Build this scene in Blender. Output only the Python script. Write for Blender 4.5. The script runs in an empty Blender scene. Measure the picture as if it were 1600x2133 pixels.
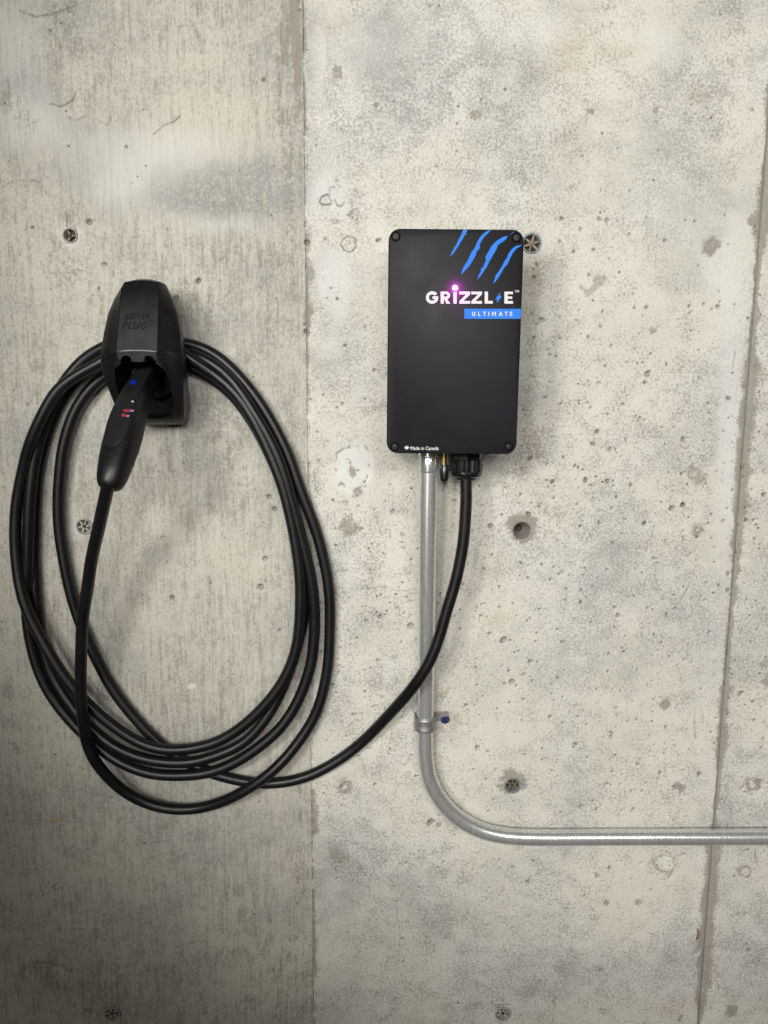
import bpy, bmesh, math, random
import numpy as np
from mathutils import Matrix, Vector

random.seed(7)
RNG = np.random.default_rng(11)
scene = bpy.context.scene
COL = scene.collection
R = math.radians

# ------------------------------------------------------------------ camera
F = 1602.0                      # focal length in pixels of the 1600 px wide photograph
PITCH, ROLL = R(9.0), R(0.27)
CAM = np.array([0.0, -1.0, 1.35])
_f = np.array([0, math.cos(PITCH), -math.sin(PITCH)])
_u0 = np.array([0, math.sin(PITCH), math.cos(PITCH)])
_r0 = np.array([1.0, 0, 0])
_r = math.cos(ROLL) * _r0 + math.sin(ROLL) * _u0
_u = -math.sin(ROLL) * _r0 + math.cos(ROLL) * _u0
cam_d = bpy.data.cameras.new('camera')
cam_d.sensor_fit = 'HORIZONTAL'
cam_d.sensor_width = 36.0
cam_d.lens = 36.0 * F / 1600.0
cam_d.clip_start, cam_d.clip_end = 0.01, 100
cam = bpy.data.objects.new('camera', cam_d)
COL.objects.link(cam)
cam.matrix_world = Matrix(((_r[0], _u[0], -_f[0], CAM[0]), (_r[1], _u[1], -_f[1], CAM[1]),
                           (_r[2], _u[2], -_f[2], CAM[2]), (0, 0, 0, 1)))
scene.camera = cam


def P(px, py, d=0.0):
    """photograph pixel -> the point of the plane d metres in front of the wall"""
    v = _f + (px - 800) / F * _r + (1066.5 - py) / F * _u
    return CAM + v * ((-d - CAM[1]) / v[1])


# ------------------------------------------------------------------ light
world = bpy.data.worlds.new('World')
scene.world = world
world.use_nodes = True
bg = world.node_tree.nodes['Background']
bg.inputs[0].default_value = (1.0, 0.89, 0.72, 1)
bg.inputs[1].default_value = 0.024


def aim(o, target):
    o.rotation_euler = (Vector(target) - o.location).to_track_quat('-Z', 'Y').to_euler()


def area(name, loc, target, sx, sy, power, col):
    l = bpy.data.lights.new(name, 'AREA')
    l.shape = 'RECTANGLE'; l.size = sx; l.size_y = sy; l.energy = power; l.color = col
    o = bpy.data.objects.new(name, l); COL.objects.link(o)
    o.location = loc; aim(o, target)
    return o


def spot(name, loc, target, angle, radius, power, col, blend):
    l = bpy.data.lights.new(name, 'SPOT')
    l.spot_size = R(angle); l.spot_blend = blend; l.shadow_soft_size = radius; l.energy = power; l.color = col
    o = bpy.data.objects.new(name, l); COL.objects.link(o)
    o.location = loc; aim(o, target)
    return o


for lx, ly, lz, pw in ((-1.25, -2.2, 1.75, 102), (-0.75, -2.5, 2.15, 98), (-0.15, -2.6, 1.8, 77), (0.35, -2.6, 2.2, 62), (0.95, -2.4, 1.9, 41)):
    spot('added_spot', (lx, ly, lz), (0.43, 0, 1.46), 48, 0.20, pw, (1.0, 0.985, 0.94), 0.55)  # unseen spots, added so their shared cones leave the lower left dim
area('reflection_panel', (-0.85, -3.1, 1.15), (0.1, 0, 1.15), 0.60, 2.3, 14.5, (1.0, 0.95, 0.87))  # unseen panel, added to put bright streaks on the conduit
scene.view_settings.view_transform = 'Standard'
scene.view_settings.look = 'None'
scene.view_settings.exposure = 0.0
scene.view_settings.gamma = 1.0
scene.view_settings.use_curve_mapping = False
scene.cycles.use_denoising = True
scene.cycles.max_bounces = 6


# ------------------------------------------------------------------ material helpers
class NT:
    def __init__(s, name):
        s.m = bpy.data.materials.new(name); s.m.use_nodes = True
        s.t = s.m.node_tree; s.n = s.t.nodes; s.l = s.t.links
        s.b = s.n['Principled BSDF']

    def add(s, typ, **kw):
        n = s.n.new(typ)
        for k, v in kw.items():
            setattr(n, k, v)
        return n

    def put(s, sock, v):
        if isinstance(v, bpy.types.NodeSocket):
            s.l.new(v, sock)
        else:
            sock.default_value = v

    def math(s, op, a, b=0.0, c=0.0, clamp=False):
        n = s.add('ShaderNodeMath', operation=op, use_clamp=clamp)
        s.put(n.inputs[0], a); s.put(n.inputs[1], b); s.put(n.inputs[2], c)
        return n.outputs[0]

    def step(s, x, lo, hi):
        n = s.add('ShaderNodeMapRange', interpolation_type='SMOOTHSTEP')
        s.put(n.inputs[0], x); n.inputs[1].default_value = lo; n.inputs[2].default_value = hi
        return n.outputs[0]

    def mix(s, fac, a, b, blend='MIX'):
        n = s.add('ShaderNodeMix', data_type='RGBA', blend_type=blend)
        s.put(n.inputs[0], fac)
        s.put(n.inputs[6], (*a, 1) if isinstance(a, tuple) else a)
        s.put(n.inputs[7], (*b, 1) if isinstance(b, tuple) else b)
        return n.outputs[2]

    def noise(s, vec, scale, detail=3, rough=0.55, dist=0.0):
        n = s.add('ShaderNodeTexNoise')
        s.put(n.inputs['Vector'], vec)
        n.inputs['Scale'].default_value = scale; n.inputs['Detail'].default_value = detail
        n.inputs['Roughness'].default_value = rough; n.inputs['Distortion'].default_value = dist
        return n.outputs[0]

    def coord(s, scale=(1, 1, 1), loc=(0, 0, 0)):
        tc = s.add('ShaderNodeTexCoord'); mp = s.add('ShaderNodeMapping')
        s.l.new(tc.outputs['Object'], mp.inputs[0])
        mp.inputs['Scale'].default_value = scale; mp.inputs['Location'].default_value = loc
        return mp.outputs[0]

    def bump(s, h, strength, dist):
        n = s.add('ShaderNodeBump')
        n.inputs['Strength'].default_value = strength; n.inputs['Distance'].default_value = dist
        s.put(n.inputs['Height'], h)
        s.l.new(n.outputs[0], s.b.inputs['Normal'])


def plain(name, col, rough=0.5, metal=0.0, spec=0.5, vary=0.12, scale=90.0, bump=0.0, rvary=0.08):
    t = NT(name)
    v = t.coord()
    n = t.noise(v, scale, 4, 0.6)
    dark = tuple(c * (1 - vary) for c in col); lite = tuple(min(1, c * (1 + vary)) for c in col)
    t.put(t.b.inputs['Base Color'], t.mix(t.step(n, 0.3, 0.7), dark, lite))
    t.put(t.b.inputs['Roughness'], t.math('ADD', rough - rvary, t.math('MULTIPLY', n, 2 * rvary)))
    t.b.inputs['Metallic'].default_value = metal
    t.b.inputs['Specular IOR Level'].default_value = spec
    if bump:
        t.bump(t.noise(v, 900, 3, 0.6), bump, 0.0004)
    return t.m


def concrete(name, board):
    t = NT(name)
    v = t.coord()
    a = t.add('ShaderNodeAttribute', attribute_name='wear')
    sep = t.add('ShaderNodeSeparateColor'); t.l.new(a.outputs['Color'], sep.inputs[0])
    grime, bloom, ochre = sep.outputs[0], sep.outputs[1], sep.outputs[2]
    hole = a.outputs['Alpha']
    n3 = t.noise(v, 5.0, 3, 0.55)
    n2 = t.noise(v, 38.0, 4, 0.6, 0.4)
    n1 = t.noise(v, 300.0, 6, 0.78, 0.2)
    n0 = t.noise(v, 800.0, 3, 0.7)
    # worn laitance: fine grey islands, gathered in patches
    f = t.math('ADD', t.math('MULTIPLY', n1, 0.72), t.math('MULTIPLY', n2, 0.28))
    f = t.math('ADD', f, t.math('MULTIPLY', t.math('SUBTRACT', n3, 0.5), 0.18 if not board else 0.28))
    if board:
        gv = t.coord((250, 250, 20.0))
        g = t.noise(gv, 1.0, 5, 0.62, 0.25)
        gv2 = t.coord((620, 620, 60.0))
        g2 = t.noise(gv2, 1.0, 3, 0.6)
        f = t.math('ADD', t.math('MULTIPLY', f, 0.58), t.math('MULTIPLY', g, 0.27))
        f = t.math('ADD', f, t.math('MULTIPLY', g2, 0.15))
        isl = t.step(f, 0.448, 0.598)
        base = t.mix(isl, (0.525, 0.502, 0.436), (0.305, 0.285, 0.238))
        base = t.mix(t.step(n3, 0.35, 0.7), base, t.mix(isl, (0.49, 0.478, 0.428), (0.297, 0.281, 0.242)))
    else:
        isl = t.step(f, 0.475, 0.60)
        base = t.mix(isl, (0.635, 0.616, 0.55), (0.36, 0.343, 0.298))
        base = t.mix(t.step(n3, 0.42, 0.7), base, t.mix(isl, (0.615, 0.605, 0.575), (0.35, 0.337, 0.315)))
    # grain of sand
    base = t.mix(t.math('MULTIPLY', t.step(n0, 0.54, 0.64), 0.45), base, (0.24, 0.222, 0.185))
    sm = t.add('ShaderNodeAttribute', attribute_name='smoke')
    base = t.mix(t.math('MULTIPLY', sm.outputs['Fac'], t.step(n1, 0.25, 0.60)), base, (0.265, 0.265, 0.258))
    # bloom, rust wash and damp grime, broken up by the same grain
    ed = t.math('ADD', t.math('MULTIPLY', n1, 0.6), t.math('MULTIPLY', n2, 0.4))
    bl = t.step(t.math('ADD', bloom, t.math('MULTIPLY', t.math('SUBTRACT', ed, 0.5), 1.6)), 0.15, 0.95)
    bl = t.math('MULTIPLY', bl, t.step(bloom, 0.0, 0.15))
    base = t.mix(t.math('MULTIPLY', bl, 0.65), base, (0.665, 0.668, 0.65))
    base = t.mix(t.math('MULTIPLY', ochre, t.step(ed, 0.3, 0.62)), base, (0.36, 0.25, 0.13))
    gr = t.step(t.math('ADD', grime, t.math('MULTIPLY', t.math('SUBTRACT', ed, 0.5), 3.0)), 0.22, 0.80)
    gr = t.math('MULTIPLY', gr, t.step(grime, 0.0, 0.12))
    base = t.mix(t.math('MULTIPLY', gr, 0.82), base, (0.25, 0.23, 0.195))
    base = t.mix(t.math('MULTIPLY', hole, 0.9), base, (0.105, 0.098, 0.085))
    # pin holes
    vo = t.add('ShaderNodeTexVoronoi'); t.put(vo.inputs['Vector'], v); vo.inputs['Scale'].default_value = 95.0
    rnd = t.add('ShaderNodeSeparateColor'); t.l.new(vo.outputs['Color'], rnd.inputs[0])
    size = t.math('MULTIPLY', t.step(rnd.outputs[0], 0.55, 1.0), 0.125)
    pin = t.math('LESS_THAN', vo.outputs['Distance'], size)
    pin = t.math('MULTIPLY', pin, t.step(n2, 0.42, 0.6))
    base = t.mix(t.math('MULTIPLY', pin, 0.8), base, (0.10, 0.095, 0.08))
    t.put(t.b.inputs['Base Color'], base)
    t.put(t.b.inputs['Roughness'], t.math('ADD', 0.78, t.math('MULTIPLY', isl, 0.12)))
    t.b.inputs['Specular IOR Level'].default_value = 0.25
    h = t.math('ADD', t.math('MULTIPLY', n1, 0.6), t.math('MULTIPLY', n0, 0.35))
    h = t.math('SUBTRACT', h, t.math('MULTIPLY', pin, 1.2))
    h = t.math('SUBTRACT', h, t.math('MULTIPLY', gr, 0.25))
    if board:
        h = t.math('ADD', h, t.math('MULTIPLY', g, 0.9))
    t.bump(h, 0.9, 0.0015)
    return t.m


M = {
    'board': concrete('board_formed_concrete', True),
    'smooth': concrete('smooth_concrete', False),
    'case': plain('satin_black_case', (0.0088, 0.0088, 0.0112), 0.54, spec=.22, bump=0.15, vary=0.25, scale=22, rvary=0.14),
    'case_side': plain('black_case_side', (0.022, 0.022, 0.024), 0.5),
    'screw': plain('black_screw', (0.0045, 0.0045, 0.005), 0.45, spec=.25),
    'rubber': plain('black_cable_rubber', (0.0062, 0.0062, 0.007), 0.36, spec=.36, scale=40, vary=0.2, bump=0.15),
    'holster': plain('black_moulded_plastic', (0.0056, 0.0056, 0.0066), 0.36, spec=.44, scale=60, bump=0.22),
    'handle': plain('black_grip_plastic', (0.0055, 0.0053, 0.0055), 0.40, spec=.36, bump=0.2),
    'grip': plain('soft_black_panel', (0.0075, 0.0075, 0.0088), 0.55, spec=.3, bump=0.2),
    'pit': plain('dark_socket', (0.004, 0.004, 0.004), 0.6),
    'gland': plain('black_nylon', (0.008, 0.008, 0.0095), 0.24),
    'blue': plain('blue_print', (0.006, 0.16, 0.68), 0.5, spec=.25, vary=0.04),
    'white': plain('white_print', (0.60, 0.60, 0.60), 0.5, spec=.25, vary=0.03),
    'red': plain('red_print', (0.30, 0.02, 0.042), 0.5, vary=0.1),
    'mauve': plain('mauve_print', (0.20, 0.16, 0.36), 0.5, vary=0.1),
    'darkblue': plain('deep_blue_print', (0.004, 0.022, 0.34), 0.4, vary=0.05),
    'emboss': plain('embossed_black', (0.0030, 0.0030, 0.0034), 0.7, spec=0.22),
    'edge': plain('lit_black_edge', (0.028, 0.028, 0.031), 0.33),  # lighter black paints the light caught by lip and visor
    'brass': plain('brass', (0.62, 0.42, 0.14), 0.28, metal=1.0),
    'plastic_grey': plain('dirty_blue_grey_plastic', (0.19, 0.215, 0.235), 0.6, vary=0.35, scale=300),
    'plastic_mud': plain('cement_caked_plastic', (0.33, 0.315, 0.28), 0.8, vary=0.3, scale=300),
    'rust': plain('rusty_grout', (0.155, 0.115, 0.08), 0.85, vary=0.5, scale=250),
    'rust_dark': plain('dark_rust', (0.055, 0.03, 0.02), 0.85, vary=0.5, scale=250),
    'cone': plain('cast_cone_cement', (0.22, 0.21, 0.19), 0.7, vary=0.18, scale=160),
    'strap': plain('dull_zinc_strap', (0.36, 0.35, 0.35), 0.48, metal=0.75, scale=200),
    'screw_blue': plain('blue_masonry_screw', (0.012, 0.024, 0.085), 0.4, vary=0.25, scale=400),
    'dot': plain('grey_lamp_dot', (0.42, 0.42, 0.44), 0.4),
    'gasket': plain('matte_black_recess_shade', (0.003, 0.003, 0.003), 0.8, spec=.15),  # near-black that paints the deep shade of the holster mouth
    'mark': plain('engraved_mark', (0.10, 0.11, 0.11), 0.5),
    'rib': plain('muddy_plastic_rib', (0.22, 0.195, 0.16), 0.8, vary=0.4, scale=300),
    'wire': plain('rusty_wire', (0.20, 0.115, 0.06), 0.6, vary=0.4, scale=300),
}


def steel(name, col, rough, stretch, metal):
    t = NT(name)
    v = t.coord(stretch)
    n = t.noise(v, 1.0, 5, 0.65)
    w = t.coord(); s = t.noise(w, 320, 4, 0.7); b = t.noise(w, 26, 3, 0.6)
    c = t.mix(t.step(n, 0.35, 0.7), tuple(x * 0.8 for x in col), col)
    c = t.mix(t.math('MULTIPLY', t.step(s, 0.56, 0.66), t.step(b, 0.48, 0.62)), c, tuple(x * 0.62 for x in col))
    t.put(t.b.inputs['Base Color'], c)
    t.b.inputs['Metallic'].default_value = metal
    t.put(t.b.inputs['Roughness'], t.math('ADD', rough, t.math('MULTIPLY', s, 0.16)))
    t.bump(t.math('ADD', n, t.math('MULTIPLY', s, 0.3)), 0.05, 0.0005)
    return t.m


M['steel'] = steel('galvanised_steel', (0.80, 0.805, 0.795), 0.20, (300, 300, 14), 0.74)
M['zinc'] = steel('bright_zinc', (0.86, 0.89, 0.89), 0.15, (120, 120, 60), 0.80)


def led_mat():
    t = NT('magenta_lamp')
    t.put(t.b.inputs['Base Color'], (1, 0.3, 0.95, 1))
    t.put(t.b.inputs['Emission Color'], (1.0, 0.32, 0.95, 1))
    t.b.inputs['Emission Strength'].default_value = 9.0
    return t.m


M['led'] = led_mat()


# ------------------------------------------------------------------ object helpers
def tag(o, label=None, cat=None, group=None, kind=None):
    for k, v in (('label', label), ('category', cat), ('group', group), ('kind', kind)):
        if v:
            o[k] = v
    return o


def empty(name, loc=(0, 0, 0), parent=None):
    o = bpy.data.objects.new(name, None); COL.objects.link(o)
    o.location = loc; o.empty_display_size = 0.05
    if parent:
        attach(o, parent)
    return o


def world_mat(o):
    m = Matrix.LocRotScale(o.location, o.rotation_euler, o.scale)
    return world_mat(o.parent) @ o.matrix_parent_inverse @ m if o.parent else m


def attach(o, parent):
    o.parent = parent
    o.matrix_parent_inverse = world_mat(parent).inverted()


def mesh_obj(name, verts, faces, mat, parent=None, smooth=True, angle=40):
    me = bpy.data.meshes.new(name)
    me.from_pydata([tuple(map(float, v)) for v in verts], [], faces)
    bm = bmesh.new(); bm.from_mesh(me)
    bmesh.ops.recalc_face_normals(bm, faces=bm.faces[:])
    bm.to_mesh(me); bm.free()
    return finish(name, me, mat, parent, smooth, angle)


def finish(name, me, mat, parent=None, smooth=True, angle=40):
    if mat is not None:
        me.materials.clear(); me.materials.append(M[mat] if isinstance(mat, str) else mat)
    if smooth:
        me.shade_smooth()
        me.set_sharp_from_angle(angle=R(angle))
    o = bpy.data.objects.new(name, me); COL.objects.link(o)
    if parent:
        attach(o, parent)
    return o


def bm_obj(name, bm, mat, parent=None, smooth=True, angle=40):
    me = bpy.data.meshes.new(name)
    bmesh.ops.recalc_face_normals(bm, faces=bm.faces[:])
    bm.to_mesh(me); bm.free()
    return finish(name, me, mat, parent, smooth, angle)


def loft(rings, close_ends=True, closed=True):
    n = len(rings[0]); V = [p for r in rings for p in r]; Fc = []
    for i in range(len(rings) - 1):
        for j in range(n if closed else n - 1):
            k = (j + 1) % n
            Fc.append((i * n + j, i * n + k, (i + 1) * n + k, (i + 1) * n + j))
    if close_ends:
        Fc.append(tuple(range(n))[::-1]); Fc.append(tuple((len(rings) - 1) * n + j for j in range(n)))
    return V, Fc


def spline(pts, step=0.004):
    """centripetal Catmull-Rom through pts (rows of x y z)"""
    p = np.array(pts, float)
    p = np.vstack([2 * p[0] - p[1], p, 2 * p[-1] - p[-2]])
    out = []
    for i in range(1, len(p) - 2):
        p0, p1, p2, p3 = p[i - 1:i + 3]
        t0 = 0; t1 = t0 + max(1e-6, np.linalg.norm(p1 - p0) ** .5); t2 = t1 + max(1e-6, np.linalg.norm(p2 - p1) ** .5)
        t3 = t2 + max(1e-6, np.linalg.norm(p3 - p2) ** .5)
        m = max(2, int(np.linalg.norm(p2 - p1) / step))
        for t in np.linspace(t1, t2, m, endpoint=False):
            a1 = (t1 - t) / (t1 - t0) * p0 + (t - t0) / (t1 - t0) * p1
            a2 = (t2 - t) / (t2 - t1) * p1 + (t - t1) / (t2 - t1) * p2
            a3 = (t3 - t) / (t3 - t2) * p2 + (t - t2) / (t3 - t2) * p3
            b1 = (t2 - t) / (t2 - t0) * a1 + (t - t0) / (t2 - t0) * a2
            b2 = (t3 - t) / (t3 - t1) * a2 + (t - t1) / (t3 - t1) * a3
            out.append((t2 - t) / (t2 - t1) * b1 + (t - t1) / (t2 - t1) * b2)
    out.append(p[-2])
    return np.array(out)


def smooth_path(p, n):
    for _ in range(n):
        q = p.copy(); q[1:-1] = 0.25 * p[:-2] + 0.5 * p[1:-1] + 0.25 * p[2:]; p = q
    return p


def tube(path, rad, sides=18):
    p = np.array(path); T = np.gradient(p, axis=0); T /= np.linalg.norm(T, axis=1)[:, None]
    ref = np.array([0, -1.0, 0])
    s = np.cross(T[0], ref)
    if np.linalg.norm(s) < 1e-3:
        s = np.cross(T[0], [1.0, 0, 0])
    s /= np.linalg.norm(s)
    rings = []
    for i in range(len(p)):
        s = s - T[i] * np.dot(s, T[i]); s /= np.linalg.norm(s)
        b = np.cross(T[i], s); r = rad[i] if hasattr(rad, '__len__') else rad
        rings.append([p[i] + r * (math.cos(a) * s + math.sin(a) * b) for a in np.linspace(0, 2 * math.pi, sides, endpoint=False)])
    return loft(rings)


def lathe(profile, origin, axis, sides=32, facets=None):
    """profile: (radius, distance along axis); closed at both ends"""
    ax = np.array(axis, float); ax /= np.linalg.norm(ax)
    s = np.cross(ax, [0, 1.0, 0] if abs(ax[1]) < 0.9 else [1.0, 0, 0]); s /= np.linalg.norm(s); b = np.cross(ax, s)
    n = facets or sides
    rings = [[np.array(origin) + ax * h + max(r, 1e-5) * (math.cos(a) * s + math.sin(a) * b)
              for a in np.linspace(0, 2 * math.pi, n, endpoint=False)] for r, h in profile]
    return loft(rings)


def prism(poly3, normal, thick):
    """thin solid from a planar outline"""
    nrm = np.array(normal, float) * thick
    n = len(poly3)
    bm = bmesh.new()
    a = [bm.verts.new(tuple(p)) for p in poly3]
    b = [bm.verts.new(tuple(np.array(p) + nrm)) for p in poly3]
    bm.faces.new(b); bm.faces.new(a[::-1])
    for i in range(n):
        k = (i + 1) % n
        bm.faces.new((a[i], a[k], b[k], b[i]))
    return bm


def join_bm(bms):
    out = bmesh.new()
    for b in bms:
        me = bpy.data.meshes.new('tmp'); b.to_mesh(me); b.free(); out.from_mesh(me); bpy.data.meshes.remove(me)
    return out


def rrect(w, h, r, n=6):
    pts = []
    for cx, cy, a0 in ((w - r, h - r, 0), (-w + r, h - r, 90), (-w + r, -h + r, 180), (w - r, -h + r, 270)):
        for k in range(n + 1):
            a = R(a0 + 90 * k / n); pts.append((cx + r * math.cos(a), cy + r * math.sin(a)))
    return pts


# ------------------------------------------------------------------ the wall: three cast panels
def lat(ix, iz, seed):
    h = (ix * 374761393 + iz * 668265263 + seed * 974711) & 0xFFFFFFFF
    h = ((h ^ (h >> 13)) * 1274126177) & 0xFFFFFFFF
    return ((h ^ (h >> 16)) & 0xFFFF) / 65535.0


def vnoise(X, Z, sx, sz, seed, octaves=3, gain=0.5):
    out = np.zeros_like(X); amp = 1.0; tot = 0.0
    for o in range(octaves):
        fx, fz = X / sx * 2 ** o + 1000, Z / sz * 2 ** o + 1000
        ix, iz = np.floor(fx).astype(np.int64), np.floor(fz).astype(np.int64)
        tx, tz = fx - ix, fz - iz
        tx = tx * tx * (3 - 2 * tx); tz = tz * tz * (3 - 2 * tz)
        a, b = lat(ix, iz, seed + o), lat(ix + 1, iz, seed + o)
        c, d = lat(ix, iz + 1, seed + o), lat(ix + 1, iz + 1, seed + o)
        out += amp * ((a * (1 - tx) + b * tx) * (1 - tz) + (c * (1 - tx) + d * tx) * tz)
        tot += amp; amp *= gain
    return out / tot


def sstep(x, a, b):
    t = np.clip((x - a) / (b - a), 0, 1)
    return t * t * (3 - 2 * t)


SEAM_L = P(640, 900)[0]
SEAM_R = P(1545, 1000)[0]

# bug holes seen in the photograph (pixel x, y, radius)
PITS = []
for zx, zy, zr in ((230, 630, 20), (200, 293, 12), (183, 367, 12), (580, 15, 14), (625, 25, 12), (762, 110, 10), (978, 148, 11),
                   (1158, 30, 10), (1180, 300, 9), (1215, 532, 12), (1300, 550, 14), (1125, 545, 10), (1128, 588, 9),
                   (865, 555, 12), (280, 838, 8), (317, 852, 10), (512, 735, 12), (650, 785, 9), (988, 900, 12), (870, 958, 18),
                   (825, 1228, 14), (725, 1142, 12), (455, 1120, 10), (527, 1162, 10), (345, 1138, 10), (247, 1100, 10),
                   (630, 1200, 8), (567, 1305, 16), (542, 1380, 18), (645, 1413, 12), (740, 1350, 9), (1087, 1352, 15),
                   (1110, 1408, 9), (430, 1513, 12), (495, 1600, 18), (632, 1607, 15), (660, 1605, 8), (293, 1612, 16),
                   (770, 1630, 13), (157, 1470, 15), (165, 1735, 8), (1090, 1752, 14), (488, 1768, 6), (1550, 1308, 10),
                   (1580, 1690, 15), (850, 1865, 12), (1470, 1842, 12), (1405, 1842, 8), (1513, 1842, 8)):
    PITS.append((1050 + zx / 2.909, 450 + zy / 2.909, zr / 2.909))
for zx, zy, zr in ((58, 120, 16), (130, 760, 25), (270, 55, 16), (555, 122, 9), (915, 110, 14), (1130, 5, 14), (1480, 88, 12),
                   (500, 395, 10), (563, 477, 8), (932, 580, 10), (960, 588, 8), (1085, 582, 14), (770, 620, 14), (430, 695, 8),
                   (460, 767, 14), (55, 722, 12), (243, 950, 12), (434, 966, 12), (180, 990, 18), (220, 1030, 6), (280, 875, 12),
                   (800, 820, 8), (1277, 714, 10), (1500, 620, 8), (1450, 1055, 16), (1520, 1100, 14), (390, 1182, 10),
                   (730, 1295, 14), (533, 1335, 14), (505, 1405, 9), (1002, 1490, 11), (1220, 1500, 16), (400, 1480, 9),
                   (427, 1516, 9), (706, 1556, 15), (780, 1556, 8), (565, 1683, 16), (650, 1695, 11), (845, 1706, 11),
                   (790, 1700, 9), (1575, 1305, 10), (1380, 390, 14), (1380, 480, 12)):
    PITS.append((1000 + zx / 2.667, 1050 + zy / 2.667, zr / 2.667))
PITS += [(549, 164, 5), (185, 461, 6), (216, 550, 6), (412, 584, 6), (543, 1223, 7), (358, 1245, 5), (582, 1314, 4), (793, 1285, 6),
         (856, 1305, 7), (787, 1376, 4), (366, 620, 6), (897, 1713, 8), (914, 1720, 5), (1068, 1806, 4), (1245, 1826, 5),
         (1041, 1793, 4), (1270, 1809, 5), (1400, 1060, 6), (995, 1559, 6), (640, 505, 6), (635, 690, 5), (790, 500, 5), (1518, 830, 5),
         (1170, 455, 4), (1238, 520, 4), (818, 1065, 5), (868, 1617, 4), (300, 1760, 3), (324, 1756, 3), (205, 600, 3), (66, 473, 4),
         (552, 1165, 6), (572, 1060, 6), (560, 1035, 5), (1560, 1980, 6), (1555, 1905, 6)]
for k in range(950):            # the small ones scattered between them
    x, y = random.uniform(660, 1640), random.gauss(1250, 420)
    if 0 < y < 2133:
        PITS.append((x, y, 1.7 + 2.2 * random.random() ** 2.2))
for k in range(90):
    PITS.append((random.uniform(0, 640), random.uniform(0, 2133), 1.3 + 1.8 * random.random() ** 2))

# damp / patched discs and softer darker ones: pixel x, y, radius, strength, ring radius (0 = solid)
STAINS = [(735, 985, 13, .75, 0), (706, 1010, 10, .6, 0), (745, 1026, 14, .6, 0), (720, 1040, 9, .4, 0), (690, 430, 24, .35, 0), (740, 450, 16, .45, 0), (1490, 510, 21, .9, 8), (1450, 985, 26, .55, 0), (1452, 1105, 20, .8, 5), (1415, 1637, 18, .85, 4), (1570, 1637, 22, .8, 6),
          (725, 1097, 24, .62, 0), (720, 1640, 17, .7, 3), (1390, 1800, 33, .60, 17), (1555, 1820, 19, .7, 9), (1525, 2103, 19, .75, 0),
          (1087, 1100, 33, .85, 0), (1068, 1630, 33, .85, 0), (1112, 505, 30, .55, 0), (990, 240, 11, .7, 0), (1233, 232, 6, .8, 0),
          (1366, 230, 6, .8, 0), (1366, 262, 8, .6, 0), (1567, 228, 7, .8, 0), (1565, 460, 8, .7, 0), (849, 335, 8, .65, 0),
          (846, 362, 7, .6, 0), (845, 215, 7, .6, 0), (700, 150, 15, .6, 0), (697, 235, 9, .55, 0), (1385, 1468, 11, .7, 0), (838, 1113, 8, .75, 0),
          (1330, 1880, 9, .6, 0), (1262, 1880, 8, .6, 0), (1250, 2020, 10, .6, 0), (1255, 2108, 16, .5, 0), (820, 1910, 12, .5, 0),
          (727, 508, 17, .42, 0), (120, 540, 55, .42, 0), (150, 450, 40, .36, 0), (430, 610, 70, .30, 0), (450, 850, 70, .42, 0),
          (500, 930, 50, .3, 0), (520, 1010, 40, .30, 0), (120, 1150, 60, .28, 0), (25, 190, 50, .35, 0), (60, 260, 30, .3, 0),
          (1530, 15, 45, .4, 0), (1150, 140, 30, .22, 0), (830, 140, 60, .25, 0), (1120, 920, 60, .28, 0), (1110, 800, 55, .22, 0),  # broad soft darkening right of the charging box
          (1330, 560, 40, .15, 0), (1440, 940, 60, .2, 0), (1100, 960, 40, .2, 0), (1360, 690, 12, .55, 0), (1340, 684, 6, .55, 0),
          (1600, 1380, 18, .7, 0), (1600, 1420, 18, .7, 0), (1560, 1990, 40, .2, 0), (860, 1990, 80, .2, 0), (700, 1780, 30, .4, 0),
          (735, 1810, 40, .38, 0), (1250, 2010, 60, .15, 0), (700, 860, 40, .18, 0), (690, 640, 50, .26, 0), (760, 760, 40, .12, 0),
          (233, 2095, 60, .3, 0), (100, 2040, 50, .3, 0), (1048, 2105, 30, .45, 0), (10, 1120, 70, .3, 0), (1400, 1570, 60, .12, 0)]
BLOOMS = [(745, 965, 22, 30, .9), (735, 1000, 24, 20, .8), (330, 310, 200, 60, .62), (460, 468, 150, 30, .50), (250, 400, 100, 50, .5), (30, 100, 70, 120, .55), (60, 250, 90, 60, .4), (760, 100, 130, 80, .42),
          (1370, 90, 60, 60, .6), (1500, 620, 45, 150, .5), (1520, 950, 30, 200, .45), (740, 620, 90, 130, .28), (738, 980, 38, 46, 1.25),
          (1050, 60, 160, 60, .3), (1330, 300, 110, 80, .35), (1440, 520, 90, 90, .3), (1160, 1200, 160, 160, .25), (1050, 1350, 120, 160, .25),
          (1250, 1500, 200, 160, .22), (1390, 1800, 20, 20, .75), (380, 760, 30, 40, .2), (310, 940, 18, 22, .55), (175, 1097, 28, 26, .8),
          (145, 490, 30, 28, .8), (545, 1170, 18, 18, .45), (440, 1430, 16, 26, .5), (680, 410, 50, 40, .5), (690, 580, 60, 60, .3),
          (1380, 430, 120, 60, .3), (900, 400, 80, 80, .25), (1150, 60, 60, 50, .3)]
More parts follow.
